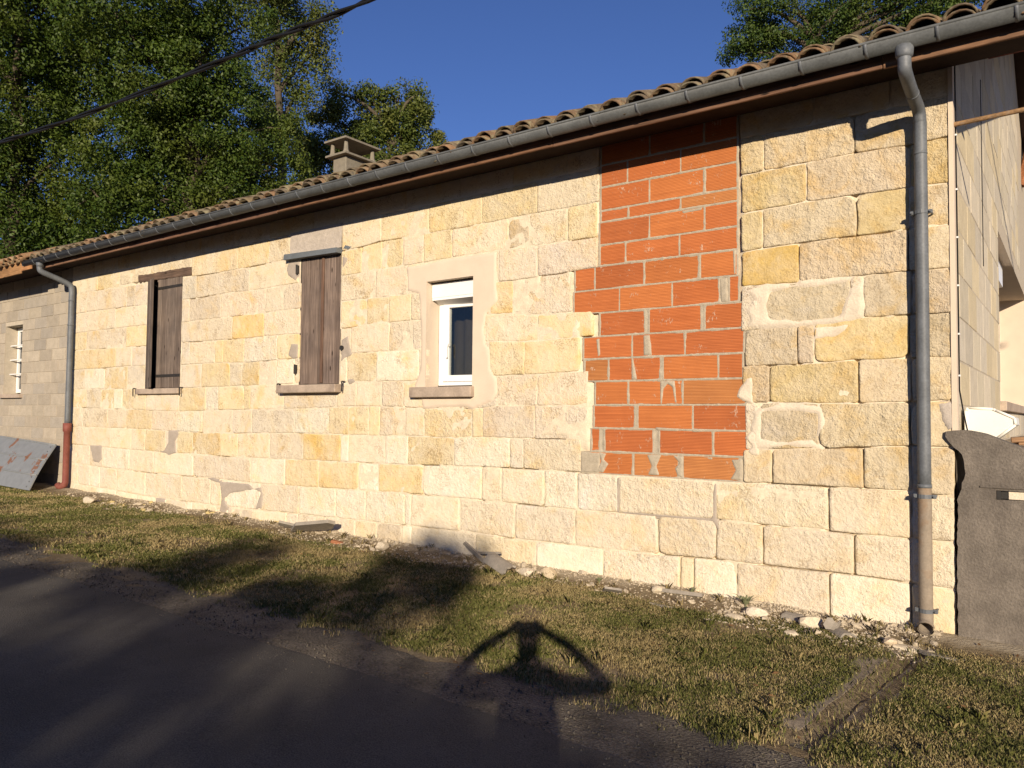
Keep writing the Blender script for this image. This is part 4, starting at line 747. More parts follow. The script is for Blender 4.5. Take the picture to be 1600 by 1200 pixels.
obj('back_wall', ([( -13.4, 13.5, -.3), (0, 13.5, -.3), (0, 13.5, 4.45), (-13.4, 13.5, 4.45), (-13.4, .5, -.3), (-13.4, .5, 4.4), (-13.4, 7.5, rz(7.5) - .1)], [(0, 1, 2, 3), (0, 3, 6, 5, 4)]), M['block_mortar'], house)
rb = random.Random(3)
for r_ in range(4, 21):
    z0 = r_ * .328; y_ = .03 - (.3 if r_ % 2 else 0)
    while y_ < 8.0:
        y0, y1 = max(y_, .03), y_ + .60; y_ += .608
        zt = z0 + .318
        if zt > gtop(y0) - .02 or y1 - y0 < .05: continue
        if y1 > GW[0] - .005 and y0 < GW[1] + .005 and zt > GW[2] and z0 < GW[3]:
            if y0 < GW[0] - .05: y1 = GW[0] - .004
            elif y1 > GW[1] + .05: y0 = GW[1] + .004
            else: continue
        t = rb.uniform(.9, 1.08); b_ = rb.choice([(.55, .49, .37), (.57, .505, .39), (.575, .49, .33), (.54, .485, .385)])
        obj('block', box(-.10, -.002 + rb.uniform(-.002, .002), y0 + .004, y1 - .004, z0 + .004, zt + .002, .003), M['block'], gab, color=tuple(c * t for c in b_))
gwin = obj('window', join(box(-.50, -.46, GW[0] + .001, GW[0] + .06, GW[2], GW[3]), box(-.50, -.46, GW[1] - .06, GW[1] - .001, GW[2], GW[3]), box(-.50, -.46, GW[0] + .06, GW[1] - .06, GW[2], GW[2] + .06)), M['pvc'], house)
obj('pane', box(-.485, -.475, GW[0] + .06, GW[1] - .06, GW[2] + .06, GW[3]), M['glass'], gwin)
obj('render_reveal', join(box(-.55, -.005, GW[0] - .02, GW[0], GW[2], GW[3]), box(-.55, -.005, GW[1], GW[1] + .02, GW[2], GW[3]), box(-.55, -.005, GW[0] - .02, GW[1] + .02, GW[3], GW[3] + .02)), M['plaster'], gwin)
obj('roller_shutter_box', ([(-.12, GW[0] + .005, 3.42), (-.12, 6.6, 3.42), (-.12, 6.6, 3.70), (-.12, GW[0] + .005, 3.70), (-.45, GW[0] + .005, 3.36), (-.45, 6.6, 3.36), (-.45, 6.6, 3.70), (-.45, GW[0] + .005, 3.70)], [(0, 1, 2, 3), (1, 0, 4, 5), (0, 3, 7, 4), (2, 1, 5, 6)]), M['pvc'], gwin)
obj('window_sill', box(-.36, .06, GW[0] - .05, GW[1] + .05, 1.64, 1.75, .008), M['sill'], gwin)
obj('corner_render', prism([(-.024, 1.45), (.012, 1.45), (.010, 4.15), (-.02, 4.15)], -.010, .07), M['plaster'], gab)
cb = obj('electric_cable', tube([(.014, .10, 4.2), (.013, .10, 3.4), (.013, .11, 2.6), (.013, .10, 1.75), (.03, .14, 1.6), (.05, .2, 1.45)], .0055, 6), M['cable'], house)
obj('cable_clip', join(*[box(.0, .021, .09, .115, z_ - .006, z_ + .006) for z_ in (3.6, 3.2, 2.85, 2.5, 2.15, 1.85)]), M['pvc'], cb)
obj('hanging_wire', tube([(.02, 2.0, 4.7), (.02, 2.0, 3.6), (.02, 2.0, 2.95)], .004, 5), M['cable'], house)
obj('steel_pole', tube([(-.05, .05, 3.66), (.75, .04, 3.68)], .017, 10), M['rusty'], house)
# ------------------------------------------------------------------ the neighbour's concrete block house
nb = thing('block_house', 'bare concrete block house with a small barred white window, joined to the stone house', 'house', (-16.0, 0, gz(-16)))
NW = (-16.30, -15.53, 1.86, 3.20); NX0, NX1 = -18.4, -13.475
V, F = [], []
for x0, x1, z0, z1 in ((NX0, NW[0], -.1, 4.15), (NW[1], NX1, -.1, 4.15), (NW[0], NW[1], -.1, NW[2]), (NW[0], NW[1], NW[3], 4.15)):
    b = len(V); V += [(x0, .034, z0), (x1, .034, z0), (x1, .034, z1), (x0, .034, z1)]; F.append((b, b + 1, b + 2, b + 3))
b = len(V); V += [(NX0, .034, -.1), (NX0, 6.0, -.1), (NX0, 6.0, 4.15), (NX0, .034, 4.15)]; F.append((b, b + 3, b + 2, b + 1))
nw = obj('wall', (V, F), M['block_mortar'], nb)
rb = random.Random(9)
for r_ in range(0, 21):
    z0 = .02 + r_ * .2035; x_ = NX1 - (.25 if r_ % 2 else 0) + .25
    while x_ > NX0 + .05:
        x1 = min(x_, NX1); x0 = max(x_ - .5, NX0); x_ -= .51
        if x1 - x0 < .06 or z0 > 3.95: continue
        if x1 > NW[0] + .005 and x0 < NW[1] - .005 and z0 + .19 > NW[2] and z0 < NW[3]:
            if x0 < NW[0] - .05: x1 = NW[0] - .003
            elif x1 > NW[1] + .05: x0 = NW[1] + .003
            else: continue
        t = rb.uniform(.88, 1.06); c = rb.choice([(.40, .345, .27), (.42, .365, .285), (.385, .335, .265), (.36, .32, .265)])
        obj('block', box(x0 + .004, x1 - .004, .024 + rb.uniform(-.002, .002), .10, z0 + .004, z0 + .198, .003), M['block'], nw, color=tuple(q * t for q in c))
nwin = obj('window', join(box(-16.29, -16.22, .24, .30, 1.90, 3.18), box(-15.61, -15.54, .24, .30, 1.90, 3.18), box(-16.22, -15.61, .24, .30, 1.90, 1.97), box(-16.22, -15.61, .24, .30, 3.11, 3.18), box(-15.94, -15.88, .24, .295, 1.97, 3.11),
    *[box(-16.22, -15.61, .25, .285, z_ - .014, z_ + .014) for z_ in (2.26, 2.54, 2.82)]), M['pvc'], nb)
obj('pane', box(-16.22, -15.61, .272, .278, 1.97, 3.11), M['glass'], nwin)
for z_ in (2.26, 2.54, 2.82): obj('bar', tube([(-16.29, .13, z_), (-15.54, .13, z_)], .014, 8), M['pvc'], nwin)
obj('window_sill', box(-16.38, -15.42, -.04, .24, 1.79, 1.86, .005), M['sill'], nwin)
obj('reveal', join(box(NW[0] - .02, NW[0], .036, .3, NW[2], NW[3]), box(NW[1], NW[1] + .02, .036, .3, NW[2], NW[3]), box(NW[0] - .02, NW[1] + .02, .036, .3, NW[3], NW[3] + .02), box(NW[0], NW[1], .301, .31, NW[2], NW[3])), M['block_mortar'], nwin)
NR = .36
def nrz(y): return 4.13 + NR * (y + .62)
nroof = obj('roof', ([(NX0 - .3, -.58, nrz(-.58) - .05), (-13.64, -.58, nrz(-.58) - .05), (-13.64, 4.0, nrz(4) - .05), (NX0 - .3, 4.0, nrz(4) - .05), (NX0 - .3, 7, 4.2), (-13.64, 7, 4.2)], [(0, 3, 2, 1), (3, 4, 5, 2)]), M['soffit'], nb)
rs = random.Random(8); x_ = -13.78
TC2 = [(.25, .145, .08), (.28, .16, .085), (.22, .135, .08), (.26, .165, .095)]
while x_ > NX0 - .3:
    lay_tile(rs.choice(covers), x_, -.70 + rs.uniform(-.02, .02), nrz(-.7) + .03, nroof, rs, TC2); lay_tile(rs.choice(covers), x_, -.28, nrz(-.28) + .05, nroof, rs, TC2)
    lay_tile(rs.choice(chans), x_ - pitch / 2, -.70 + rs.uniform(-.02, .02), nrz(-.7) + .055, nroof, rs, TC2); x_ -= pitch
obj('tile_field', sheet_geo if False else ([(NX0 - .3, .1, nrz(.1) + .08), (-13.64, .1, nrz(.1) + .08), (-13.64, 4, nrz(4) + .05), (NX0 - .3, 4, nrz(4) + .05), (NX0 - .3, 7, 4.3), (-13.64, 7, 4.3)], [(0, 1, 2, 3), (3, 2, 5, 4)]), M['tile'], nroof, color=(.29, .16, .08), kind='stuff')
obj('fascia_board', box(NX0 - .3, -14.06, -.60, -.575, 3.93, 4.14, .004), M['beam'], nroof, color=(.30, .175, .085))
obj('fascia_board', box(-14.055, -13.66, -.597, -.573, 3.97, 4.10, .004), M['beam'], nroof, color=(.36, .19, .09))
obj('soffit_board', box(NX0 - .3, -13.66, -.57, .02, 4.06, 4.075), M['soffit'], nroof)

# the leaning sheet in front of it
pn = thing('leaning_metal_panel', 'ribbed grey painted metal panel with flaking rust leaning on the block wall', 'metal panel', (-15.1, -.35, gz(-15.1)))
def panel_pt(u, v):
    """u along, v up the sheet; bowed like a car bonnet"""
    xr = -13.50 + (-.23) * v + .05 * math.sin(v * 3.1); x_ = -17.0 + (xr + 17.0) * u
    y_ = -.58 + .50 * v - .045 * math.sin(math.pi * v); zb = gz(x_) + .0
    return (x_, y_, zb + .02 + v * (.735 + .09 * (1 - u)))
for b_ in range(3):
    v0, v1 = b_ / 3 + (.004 if b_ else 0), (b_ + 1) / 3 - .004
    V = []; nu, nv = 14, 5
    for j in range(nv + 1):
        for i in range(nu + 1): V.append(panel_pt(i / nu, v0 + (v1 - v0) * j / nv))
    F = [(j * (nu + 1) + i, j * (nu + 1) + i + 1, (j + 1) * (nu + 1) + i + 1, (j + 1) * (nu + 1) + i) for j in range(nv) for i in range(nu)]
    q = len(V); V += [(x, y + .022, z - .004) for x, y, z in V]; F += [(q + a, q + d, q + c, q + b) for a, b, c, d in F]
    bd = [i for i in range(nu + 1)] + [j * (nu + 1) + nu for j in range(1, nv + 1)] + [nv * (nu + 1) + i for i in range(nu - 1, -1, -1)] + [j * (nu + 1) for j in range(nv - 1, 0, -1)]
    F += [(bd[(i + 1) % len(bd)], bd[i], q + bd[i], q + bd[(i + 1) % len(bd)]) for i in range(len(bd))]
    obj('sheet_panel', (V, F), M['panel'], pn, smooth=False)
for v in (1 / 3, 2 / 3): obj('rib', tube([panel_pt(u / 8, v) for u in range(9)], .016, 8), M['panel'], pn, smooth=True)
obj('rim', tube([panel_pt(u / 8, 1.0) for u in range(9)], .017, 8), M['panel'], pn, smooth=True)
obj('rivet', join(*[tube([Vector(panel_pt(.965, v)) + Vector((0, -.010, 0)), Vector(panel_pt(.965, v)) + Vector((0, .006, 0))], .013, 7) for v in (.07, .18, .28, .40, .52, .62, .72, .84, .94)]), M['zinc'], pn)

# ------------------------------------------------------------------ low wall on the right
lw = thing('low_rendered_wall', 'low dark grey rendered wall with a letter slot beside the house corner', 'wall', (.7, .1, 0))
prof = [(-.06, 1.45), (.03, 1.465), (.18, 1.435), (.40, 1.345), (.70, 1.21), (1.2, 1.10), (1.6, 1.08)]
left = [(.0, .02), (-.003, .5), (.002, .8), (.005, .97), (.03, 1.05), (.055, 1.16), (.045, 1.26), (.015, 1.32), (-.045, 1.375), (-.06, 1.41)]
outl = rough([(1.6, -.12), (1.6, .992), (.236, .992), (.236, 1.054), (1.6, 1.054)], 9, 0) + rough_open([(1.6, 1.08)] + prof[::-1][1:], .004, .04) + rough_open(left[::-1] + [(.0, -.12)], .007, .03)
obj('wall_body', prism(outl, -.032, .17), M['concrete'], lw)
obj('letter_plate', box(.305, 1.26, -.012, .0, .996, 1.050, .002), M['plaster_white'], lw)
obj('plate_end', join(box(.238, .262, -.036, .0, .994, 1.052, .002), box(.262, .305, -.005, .0, .998, 1.048)), M['iron'], lw)
obj('wall_ledge', box(.14, 1.58, -.0415, -.0325, 1.068, 1.082, .003), M['concrete'], lw)
sheet('terrace', [.0, 1, 2, 3, 6], [.175, 1, 2, 4, 8], lambda x, y: 1.30, M['soil'], kind='structure')
obj('terrace_edge', box(1.6, 6.0, .0, .2, -.2, 1.296), M['concrete'], None, kind='structure')
tub = thing('white_tub', 'chipped white enamel tub standing behind the low grey wall', 'tub', (.18, .5, 1.305))
PO = [(.03, 1.305), (.03, 1.60), (.045, 1.622), (.20, 1.612), (.215, 1.605), (.33, 1.548), (.335, 1.50), (.215, 1.395), (.13, 1.305)]
PI_ = [(.06, 1.34), (.06, 1.585), (.195, 1.58), (.295, 1.53), (.30, 1.51), (.20, 1.42), (.115, 1.34)]
v0, f0 = prism(PO, .30, .80); obj('basin', (v0, f0), M['white_plastic'], tub)
obj('rim', join(*[tube([(a[0], .30, a[1]), (b[0], .30, b[1])], .010, 8) for a, b in zip(PO, PO[1:] + PO[:1])]), M['white_plastic'], tub, smooth=True)
for i, (x_, y_, z_, a) in enumerate(((.56, .34, 1.33, 8), (.60, .46, 1.375, 14), (.58, .40, 1.42, 4))):
    c_ = Vector((x_, y_, z_)); rm2 = Matrix.Translation(c_) @ Matrix.Rotation(R(a), 4, 'Z') @ Matrix.Rotation(R(-6 if i == 2 else 0), 4, 'Y')
    g = box(-.28, .6, -.10, .10, -.018, .018, .003); o = obj('wooden_plank', ([tuple(rm2 @ Vector(p)) for p in g[0]], g[1]), M['beam'], None, color=(.30, .19, .11))
    tag(o, ['brown plank at the bottom of the pile behind the low wall', 'middle brown plank of the pile behind the low wall', 'tilted topmost brown plank beside the white tub'][i], 'plank', 'planks piled behind the low wall')
for i, (xa, xb, wd) in enumerate(((-.36, -.52, .15), (-.10, -.27, .12))):
    P = []
    for t in span(0, 1, .08): P.append((xa + (xb - xa) * t - wd * (.5 + .18 * mn.noise((t * 5, i * 9, 0))), -.55 - 1.75 * t))
    Q_ = []
    for t in span(0, 1, .08): Q_.append((xa + (xb - xa) * t + wd * (.5 + .12 * mn.noise((t * 6, i * 9 + 4, 0))), -.55 - 1.75 * t))
    n_ = len(P); V = [(x, y, gz_fine(x, y) + .006) for x, y in P] + [(x, y, gz_fine(x, y) + .004) for x, y in Q_] + [(x, y, -.06) for x, y in P] + [(x, y, -.06) for x, y in Q_]
    F = [(k, n_ + k, n_ + k + 1, k + 1)[::-1] for k in range(n_ - 1)] + [(k, k + 1, 2 * n_ + k + 1, 2 * n_ + k)[::-1] for k in range(n_ - 1)] + [(n_ + k, 3 * n_ + k, 3 * n_ + k + 1, n_ + k + 1)[::-1] for k in range(n_ - 1)] + [(n_ - 1, 2 * n_ - 1, 4 * n_ - 1, 3 * n_ - 1), (0, 2 * n_, 3 * n_, n_)]
    o = obj('channel_slab', (V, F), M['worn'], None); tag(o, ['worn concrete slab on the side of the runnel towards the brick patch', 'narrow worn concrete slab of the runnel below the letter slot wall'][i], 'concrete slab', 'slabs of the rainwater runnel')

# ------------------------------------------------------------------ rubble along the foot of the wall
def rock(seed, sx, sy, sz, n=2):
    bm = bmesh.new(); bmesh.ops.create_icosphere(bm, subdivisions=n, radius=1)
    rs = random.Random(seed); planes = [(Vector((rs.gauss(0, 1), rs.gauss(0, 1), rs.gauss(0, 1))).normalized(), rs.uniform(.55, .85)) for _ in range(9)]
    for v in bm.verts:
        p = v.co.copy()
        for nrm, d in planes:
            e = p.dot(nrm) - d
            if e > 0: p -= nrm * e
        p += p * .08 * mn.noise((p.x * 2 + seed, p.y * 2, p.z * 2)); v.co = Vector((p.x * sx, p.y * sy, p.z * sz))
    return bm_out(bm)
def put(name, geo, mat, x, y, rot, label, cat, group=None, lift=0.0, color=(1, 1, 1)):
    M_ = Matrix.Rotation(R(rot[2]), 4, 'Z') @ Matrix.Rotation(R(rot[1]), 4, 'Y') @ Matrix.Rotation(R(rot[0]), 4, 'X')
    v = [M_ @ Vector(p) for p in geo[0]]; z0 = gz_fine(x, y) + lift
    zmin = min(p.z for p in v); v = [(p.x + x, p.y + y, p.z - zmin + z0 - .022) for p in v]
    o = obj(name, (v, geo[1]), M[mat], None, color=color); tag(o, label, cat, group); return o
def tile_bit(r, L, arc, th=.014):
    V, F = [], []; n = 7
    for y_ in (-L / 2, L / 2):
        for rr in (r, r - th):
            for k in range(n + 1):
                a = R(arc[0] + (arc[1] - arc[0]) * k / n); V.append((math.cos(a) * rr, y_ + .012 * math.sin(k * 2.1 + y_ * 40), math.sin(a) * rr))
    q = n + 1
    for k in range(n): F += [(k, k + 1, 2 * q + k + 1, 2 * q + k), (q + k + 1, q + k, 3 * q + k, 3 * q + k + 1), (k, q + k, q + k + 1, k + 1), (2 * q + k, 2 * q + k + 1, 3 * q + k + 1, 3 * q + k)]
    F += [(0, 2 * q, 3 * q, q), (n, q + n, 3 * q + n, 2 * q + n)]
    return V, F
def flat(pts, th): return prism(pts, -th / 2, th / 2)
RUB = 'larger pieces of rubble at the foot of the wall'
put('stone_chunk', rock(1, .085, .06, .05), 'rubble', -1.30, -.36, (0, 0, 20), 'bright white limestone chunk just below the narrow leaved weed', 'stone', RUB, .0, (1.15, 1.15, 1.2))
put('stone_chunk', rock(2, .10, .05, .035), 'rubble', -1.42, -.50, (0, 0, -10), 'flat pale stone lying in front of the white chunk under the weed', 'stone', RUB)
put('tile_fragment', tile_bit(.075, .13, (10, 170)), 'slate', -1.06, -.24, (0, 0, 78), 'short brown piece of half round tile, dark inside, lying on its edges', 'roof tile piece', RUB, 0, (1, 1, 1))
put('stone_chunk', rock(3, .095, .07, .055), 'rubble', -.90, -.36, (0, 0, 35), 'squarish cream stone in the crook of the arched tile', 'stone', RUB, 0, (1.1, 1.1, 1.1))
put('tile_fragment', tile_bit(.10, .07, (-10, 110)), 'slate', -.80, -.36, (90, 30, 30), 'grey arched tile end standing on edge over the cream stone', 'roof tile piece', RUB)
put('tile_fragment', tile_bit(.085, .16, (30, 150)), 'slate', -.67, -.42, (0, 10, 40), 'grey curved tile flake lying left of the right downpipe', 'roof tile piece', RUB)
put('stone_chunk', rock(5, .07, .04, .03), 'rubble', -.95, -.66, (0, 0, 10), 'small white flat stone out in the grass below the arched tile', 'stone', RUB, 0, (1.15, 1.15, 1.15))
put('stone_chunk', rock(6, .06, .05, .04), 'rubble', -.36, -.45, (0, 20, 60), 'pinkish white stone at the head of the runnel', 'stone', RUB, 0, (1.1, 1.05, 1.0))
put('tile_fragment', rock(31, .13, .05, .022), 'rubble', -.24, -.42, (6, 8, 30), 'cream slab fragment propped in the runnel below the pipe shoe', 'stone', RUB)
put('tile_fragment', flat([(-.12, -.07), (.14, -.05), (.12, .06), (-.02, .09), (-.13, .04)], .02), 'slate', -.05, -.47, (82, 0, -20), 'dull flat slate lying in grass below the dark grey wall', 'slate', RUB)
put('tile_fragment', flat([(-.09, -.06), (.08, -.07), (.10, .05), (-.04, .07)], .018), 'slate', -2.52, -.42, (60, 0, 15), 'small brown tile corner lying in dry grass below the brick patch', 'roof tile piece', RUB)
put('stone_chunk', rock(8, .075, .05, .05), 'rubble', -2.18, -.20, (0, 0, 70), 'pale angular stone against the wall, right below the brick patch', 'stone', RUB)
put('tile_fragment', flat([(-.20, -.055), (.20, -.05), (.21, .05), (-.18, .06)], .03), 'slate', -2.02, -.16, (75, 0, 5), 'long grey flat tile lying against the wall below the brick patch', 'roof tile piece', RUB)
put('tile_fragment', flat([(-.11, -.05), (.10, -.06), (.07, .05), (-.09, .05)], .02), 'slate', -2.02, -.50, (80, 0, -15), 'flat grey fragment alone in the grass before the long tile', 'slate', RUB)
put('slate_slab', flat([(-.36, -.08), (.22, -.13), (.37, .02), (.33, .10), (-.14, .11)], .04), 'slate', -6.58, -.30, (66, -8, 12), 'big flat grey slab tilted on rubble under the closed shutters', 'stone slab', RUB, .04)
put('slate_slab', flat([(-.2, -.05), (.18, -.06), (.2, .04), (-.17, .06)], .03), 'slate', -6.95, -.26, (60, 10, 30), 'small grey slab tucked behind the big tilted slab', 'stone slab', RUB, .02)
put('tile_fragment', tile_bit(.10, .36, (40, 140), .018), 'slate', -3.75, -.34, (12, -28, 64), 'long grey curved tile leaning up on the rubble under the white window', 'roof tile', RUB, .02)
put('tile_fragment', flat([(-.16, -.02), (.15, -.03), (.14, .02), (-.15, .02)], .02), 'slate', -4.13, -.26, (20, 35, 10), 'narrow slate sliver sticking up under the white window', 'slate', RUB, .02)
put('tile_fragment', flat([(-.15, -.03), (.15, -.02), (.15, .02), (-.13, .03)], .02), 'slate', -4.05, -.16, (85, -6, 0), 'thin dark slate lying level across the sliver under the white window', 'slate', RUB, .08)
put('stone_chunk', rock(11, .14, .08, .05), 'rubble', -3.48, -.30, (0, 0, 5), 'smooth long white stone beside the leaning curved tile', 'stone', RUB, 0, (1.1, 1.1, 1.12))
put('stone_chunk', rock(12, .12, .08, .06), 'rubble', -3.25, -.28, (0, 0, -15), 'cream lump right of the long white stone', 'stone', RUB, 0, (1.05, 1, .9))
put('stone_chunk', rock(13, .09, .07, .06), 'rubble', -5.35, -.34, (0, 0, 15), 'round pale stone in the middle of the rubble left of the white window', 'stone', RUB)
put('brick_fragment', box(-.07, .07, -.04, .04, 0, .04, .01), 'brick', -6.05, -.36, (0, 12, 25), 'reddish brick fragment half buried in rubble near the tilted slab', 'brick', RUB, 0, (.36, .16, .08))
put('stone_chunk', rock(14, .13, .09, .07), 'rubble', -11.3, -.62, (0, 0, 15), 'white chunk at the far left end of the yellowish rubble heap', 'stone', RUB)
# chips: one description fits all of them
chips = [rock(100 + i, 1, .75, .6, 1) for i in range(6)]; cm = []
for i, g in enumerate(chips):
    me = bpy.data.meshes.new('limestone_chip'); me.from_pydata(g[0], [], g[1]); me.materials.append(M['rubble']); cm.append(me)
rs = random.Random(21)
zones = [(-1.6, -.1, .05, .55, 92), (-3.9, -1.6, .02, .35, 36), (-7.2, -3.9, .03, .40, 64), (-9.5, -7.2, .02, .22, 18), (-11.2, -9.4, .10, .60, 42), (-13.0, -11.2, .05, .5, 12)]
ZL = ['between the lowest large stones and the right downpipe', 'below the red brick patch', 'below the white window and the second shuttered opening', 'below the first shuttered opening', 'in the yellowish heap at the far end of the wall', 'near the red foot of the far downpipe']
for zi, (xa, xb, ya, yb, n) in enumerate(zones):
    for _ in range(n):
        x_, y_ = rs.uniform(xa, xb), -ya - (yb - ya) * rs.random() ** 1.5; s = rs.uniform(.015, .036) if rs.random() < .7 else rs.uniform(.036, .062)
        o = bpy.data.objects.new('limestone_chip', rs.choice(cm)); reg(o, None, (x_, y_, gz_fine(x_, y_) + s * .08)); o.scale = (s * rs.uniform(.8, 1.4), s, s * rs.uniform(.6, 1.1)); o.rotation_euler = (rs.uniform(-.4, .4), rs.uniform(-.4, .4), rs.uniform(0, 6.3))
        c = (1.05, .98, .62) if xa < -9 and xb > -10 and rs.random() < .5 else (1, 1, 1); o.color = (*c, 1)
        tag(o, 'loose pale limestone chip ' + ZL[zi], 'stone chip', 'limestone chips ' + ZL[zi])
# crumbs too small and too many to count
P = []; octv = np.array([(1, 0, 0), (0, 1, 0), (-1, 0, 0), (0, -1, 0), (0, 0, 1), (0, 0, -1)], float); octf = [(0, 1, 4), (1, 2, 4), (2, 3, 4), (3, 0, 4), (1, 0, 5), (2, 1, 5), (3, 2, 5), (0, 3, 5)]
T = []
for xa, xb, ya, yb, n in [(a, b, c * .3, d * 1.3, k * 26) for a, b, c, d, k in zones]:
    for _ in range(n):
        x_, y_ = rs.uniform(xa, xb), -ya - (yb - ya) * rs.random() ** 1.8; s = rs.uniform(.004, .013)
        v = octv * (s * rng.uniform(.6, 1.5, (6, 1))); a = rs.uniform(0, 6.3); ca_, sa_ = math.cos(a), math.sin(a); v = v @ np.array([[ca_, -sa_, 0], [sa_, ca_, 0], [0, 0, .7]])
        v = v + np.array([x_, y_, gz_fine(x_, y_) + s * .3]); T += [v[list(f)] for f in octf]
fast_mesh('rubble_crumbs', np.array(T), 3, M['rubble'], kind='stuff')
T = []
for _ in range(2600):
    x_ = rs.uniform(-9, 1.6); y_ = edge_y(x_) - .45 + rs.gauss(0, .28); s = rs.uniform(.003, .010)
    if y_ > edge_y(x_) + .2: continue
    v = octv * (s * rng.uniform(.6, 1.4, (6, 1))) + np.array([x_, y_, gz(x_) - .008 + s * .3]); T += [v[list(f)] for f in octf]
fast_mesh('loose_gravel', np.array(T), 3, M['gravel'], kind='stuff')

# the weed against the wall, and a few leafy tufts
def weed(x, y, h, n, label, sw=.012, seed=0):
    rs = random.Random(seed); Q_ = []
    for i in range(n):
        a = 2 * math.pi * i / n + rs.uniform(-.3, .3); L = h * rs.uniform(.7, 1.1); pr = None
        for k in range(5):
            t = k / 4; rr = L * (.15 + .75 * t) * (.9 if k < 4 else 1.0); zz = L * (1.15 * t - .75 * t * t) + .25 * h
            p = Vector((x + math.cos(a) * rr, y + math.sin(a) * rr * .8, gz_fine(x, y) + zz)); w = sw * (1 - t) ** .6 + .001; s = Vector((-math.sin(a), math.cos(a), 0)) * w
            if pr: Q_.append([pr[0] - pr[1], pr[0] + pr[1], p + s, p - s])
            pr = (p, s)
    z0 = gz_fine(x, y); e = thing('weed', label, 'plant', (x, y, z0))
    fast_mesh('foliage', np.array([[tuple(v) for v in q] for q in Q_]), 4, M['weed'], e, loc=(x, y, z0)); obj('stem', tube([(x, y, z0 - .01), (x, y, z0 + .25 * h)], .006, 6), M['weed'], e)
weed(-1.44, -.20, .135, 15, 'narrow leaved grey green weed growing against the lowest stones', .010, 2)
weed(-1.93, -.10, .07, 9, 'tiny dark green weed at a joint left of the larger weed', .008, 5)
weed(-2.75, -.22, .07, 10, 'tuft of small leaves at the wall foot below the brick patch', .008, 7)

# ------------------------------------------------------------------ grass
def vnoise(x, y, s, seed):
    r = np.random.default_rng(seed).random((512, 512)); X, Y = (x * s) % 512, (y * s) % 512; i, j = X.astype(int), Y.astype(int); fx, fy = X - i, Y - j
    fx = fx * fx * (3 - 2 * fx); fy = fy * fy * (3 - 2 * fy); i1, j1 = (i + 1) % 512, (j + 1) % 512
    return (r[i, j] * (1 - fx) + r[i1, j] * fx) * (1 - fy) + (r[i, j1] * (1 - fx) + r[i1, j1] * fx) * fy
BL = []
for xa, xb, dens, wd in ((-3.2, 2.8, 19000, .0019), (-6.5, -3.2, 12000, .0028), (-10.5, -6.5, 7000, .0042), (-17.5, -10.5, 3600, .0065)):
    n = int((xb - xa) * 2.8 * dens); x = rng.uniform(xa, xb, n); y = rng.uniform(-2.85, -.02, n)
    ey = np.array([edge_y(q) for q in np.linspace(-20, 5, 400)]); e = np.interp(x, np.linspace(-20, 5, 400), ey)
    d = vnoise(x + 50, y + 50, 2.2, 1) * .5 + vnoise(x + 50, y + 50, 7.0, 2) * .35 + vnoise(x + 50, y + 50, 25.0, 3) * .15
    keep = np.clip((d - .20) * 4.0, .2, 1)
    keep *= np.clip((y - e + .06 + .26 * (vnoise(x + 50, y + 50, 7, 4) - .5)) / .22, 0, 1)          # ragged edge to the gravel
    foot = .16 + .42 * vnoise(x + 50, x * 0 + 9, 1.1, 5); keep *= np.clip((-y - foot * .75) / .28, .06, 1)  # thin along the wall
    cxr = -.17 - .095 * (-.35 - y); dist = np.abs(x - cxr + .02); run = (y < -.3); keep *= np.where(run, np.clip((dist - .03 - .16 * vnoise(x + 50, y + 50, 4, 6)) / .10, .05, 1), 1)
    bare = np.exp(-(((x + 1.35) / .5) ** 2 + ((y + .75) / .12) ** 2)); keep *= 1 - .8 * bare
    s = rng.random(n) < keep; x, y = x[s], y[s]; n = len(x)
    z = -SLOPE * np.clip(x, -30, 1.5) + .018 * (0) + np.array([mn.noise((a * 1.3, b * 1.3, 0)) for a, b in zip(x, y)]) * .018
    h = (.009 + .015 * rng.random(n) ** 1.5) * (.75 + .6 * vnoise(x + 50, y + 50, 3.0, 8)); a = rng.uniform(0, 2 * np.pi, n); lean = rng.uniform(.2, 1.3, n) * h; b = a + rng.normal(0, .5, n)
    w = wd * rng.uniform(.7, 1.4, n)
    p0 = np.stack([x - np.sin(a) * w, y + np.cos(a) * w, z - .006], 1); p1 = np.stack([x + np.sin(a) * w, y - np.cos(a) * w, z - .006], 1)
    mx, my = x + np.cos(b) * lean * .4, y + np.sin(b) * lean * .4
    p2 = np.stack([mx + np.sin(a) * w * .7, my - np.cos(a) * w * .7, z + h * .65], 1); p3 = np.stack([x + np.cos(b) * lean, y + np.sin(b) * lean, z + h], 1)
    p4 = np.stack([mx - np.sin(a) * w * .7, my + np.cos(a) * w * .7, z + h * .65], 1)
    BL.append(np.stack([p0, p1, p2, p3, p4], 1))
fast_mesh('grass', np.concatenate(BL), 5, M['grass'], kind='stuff')

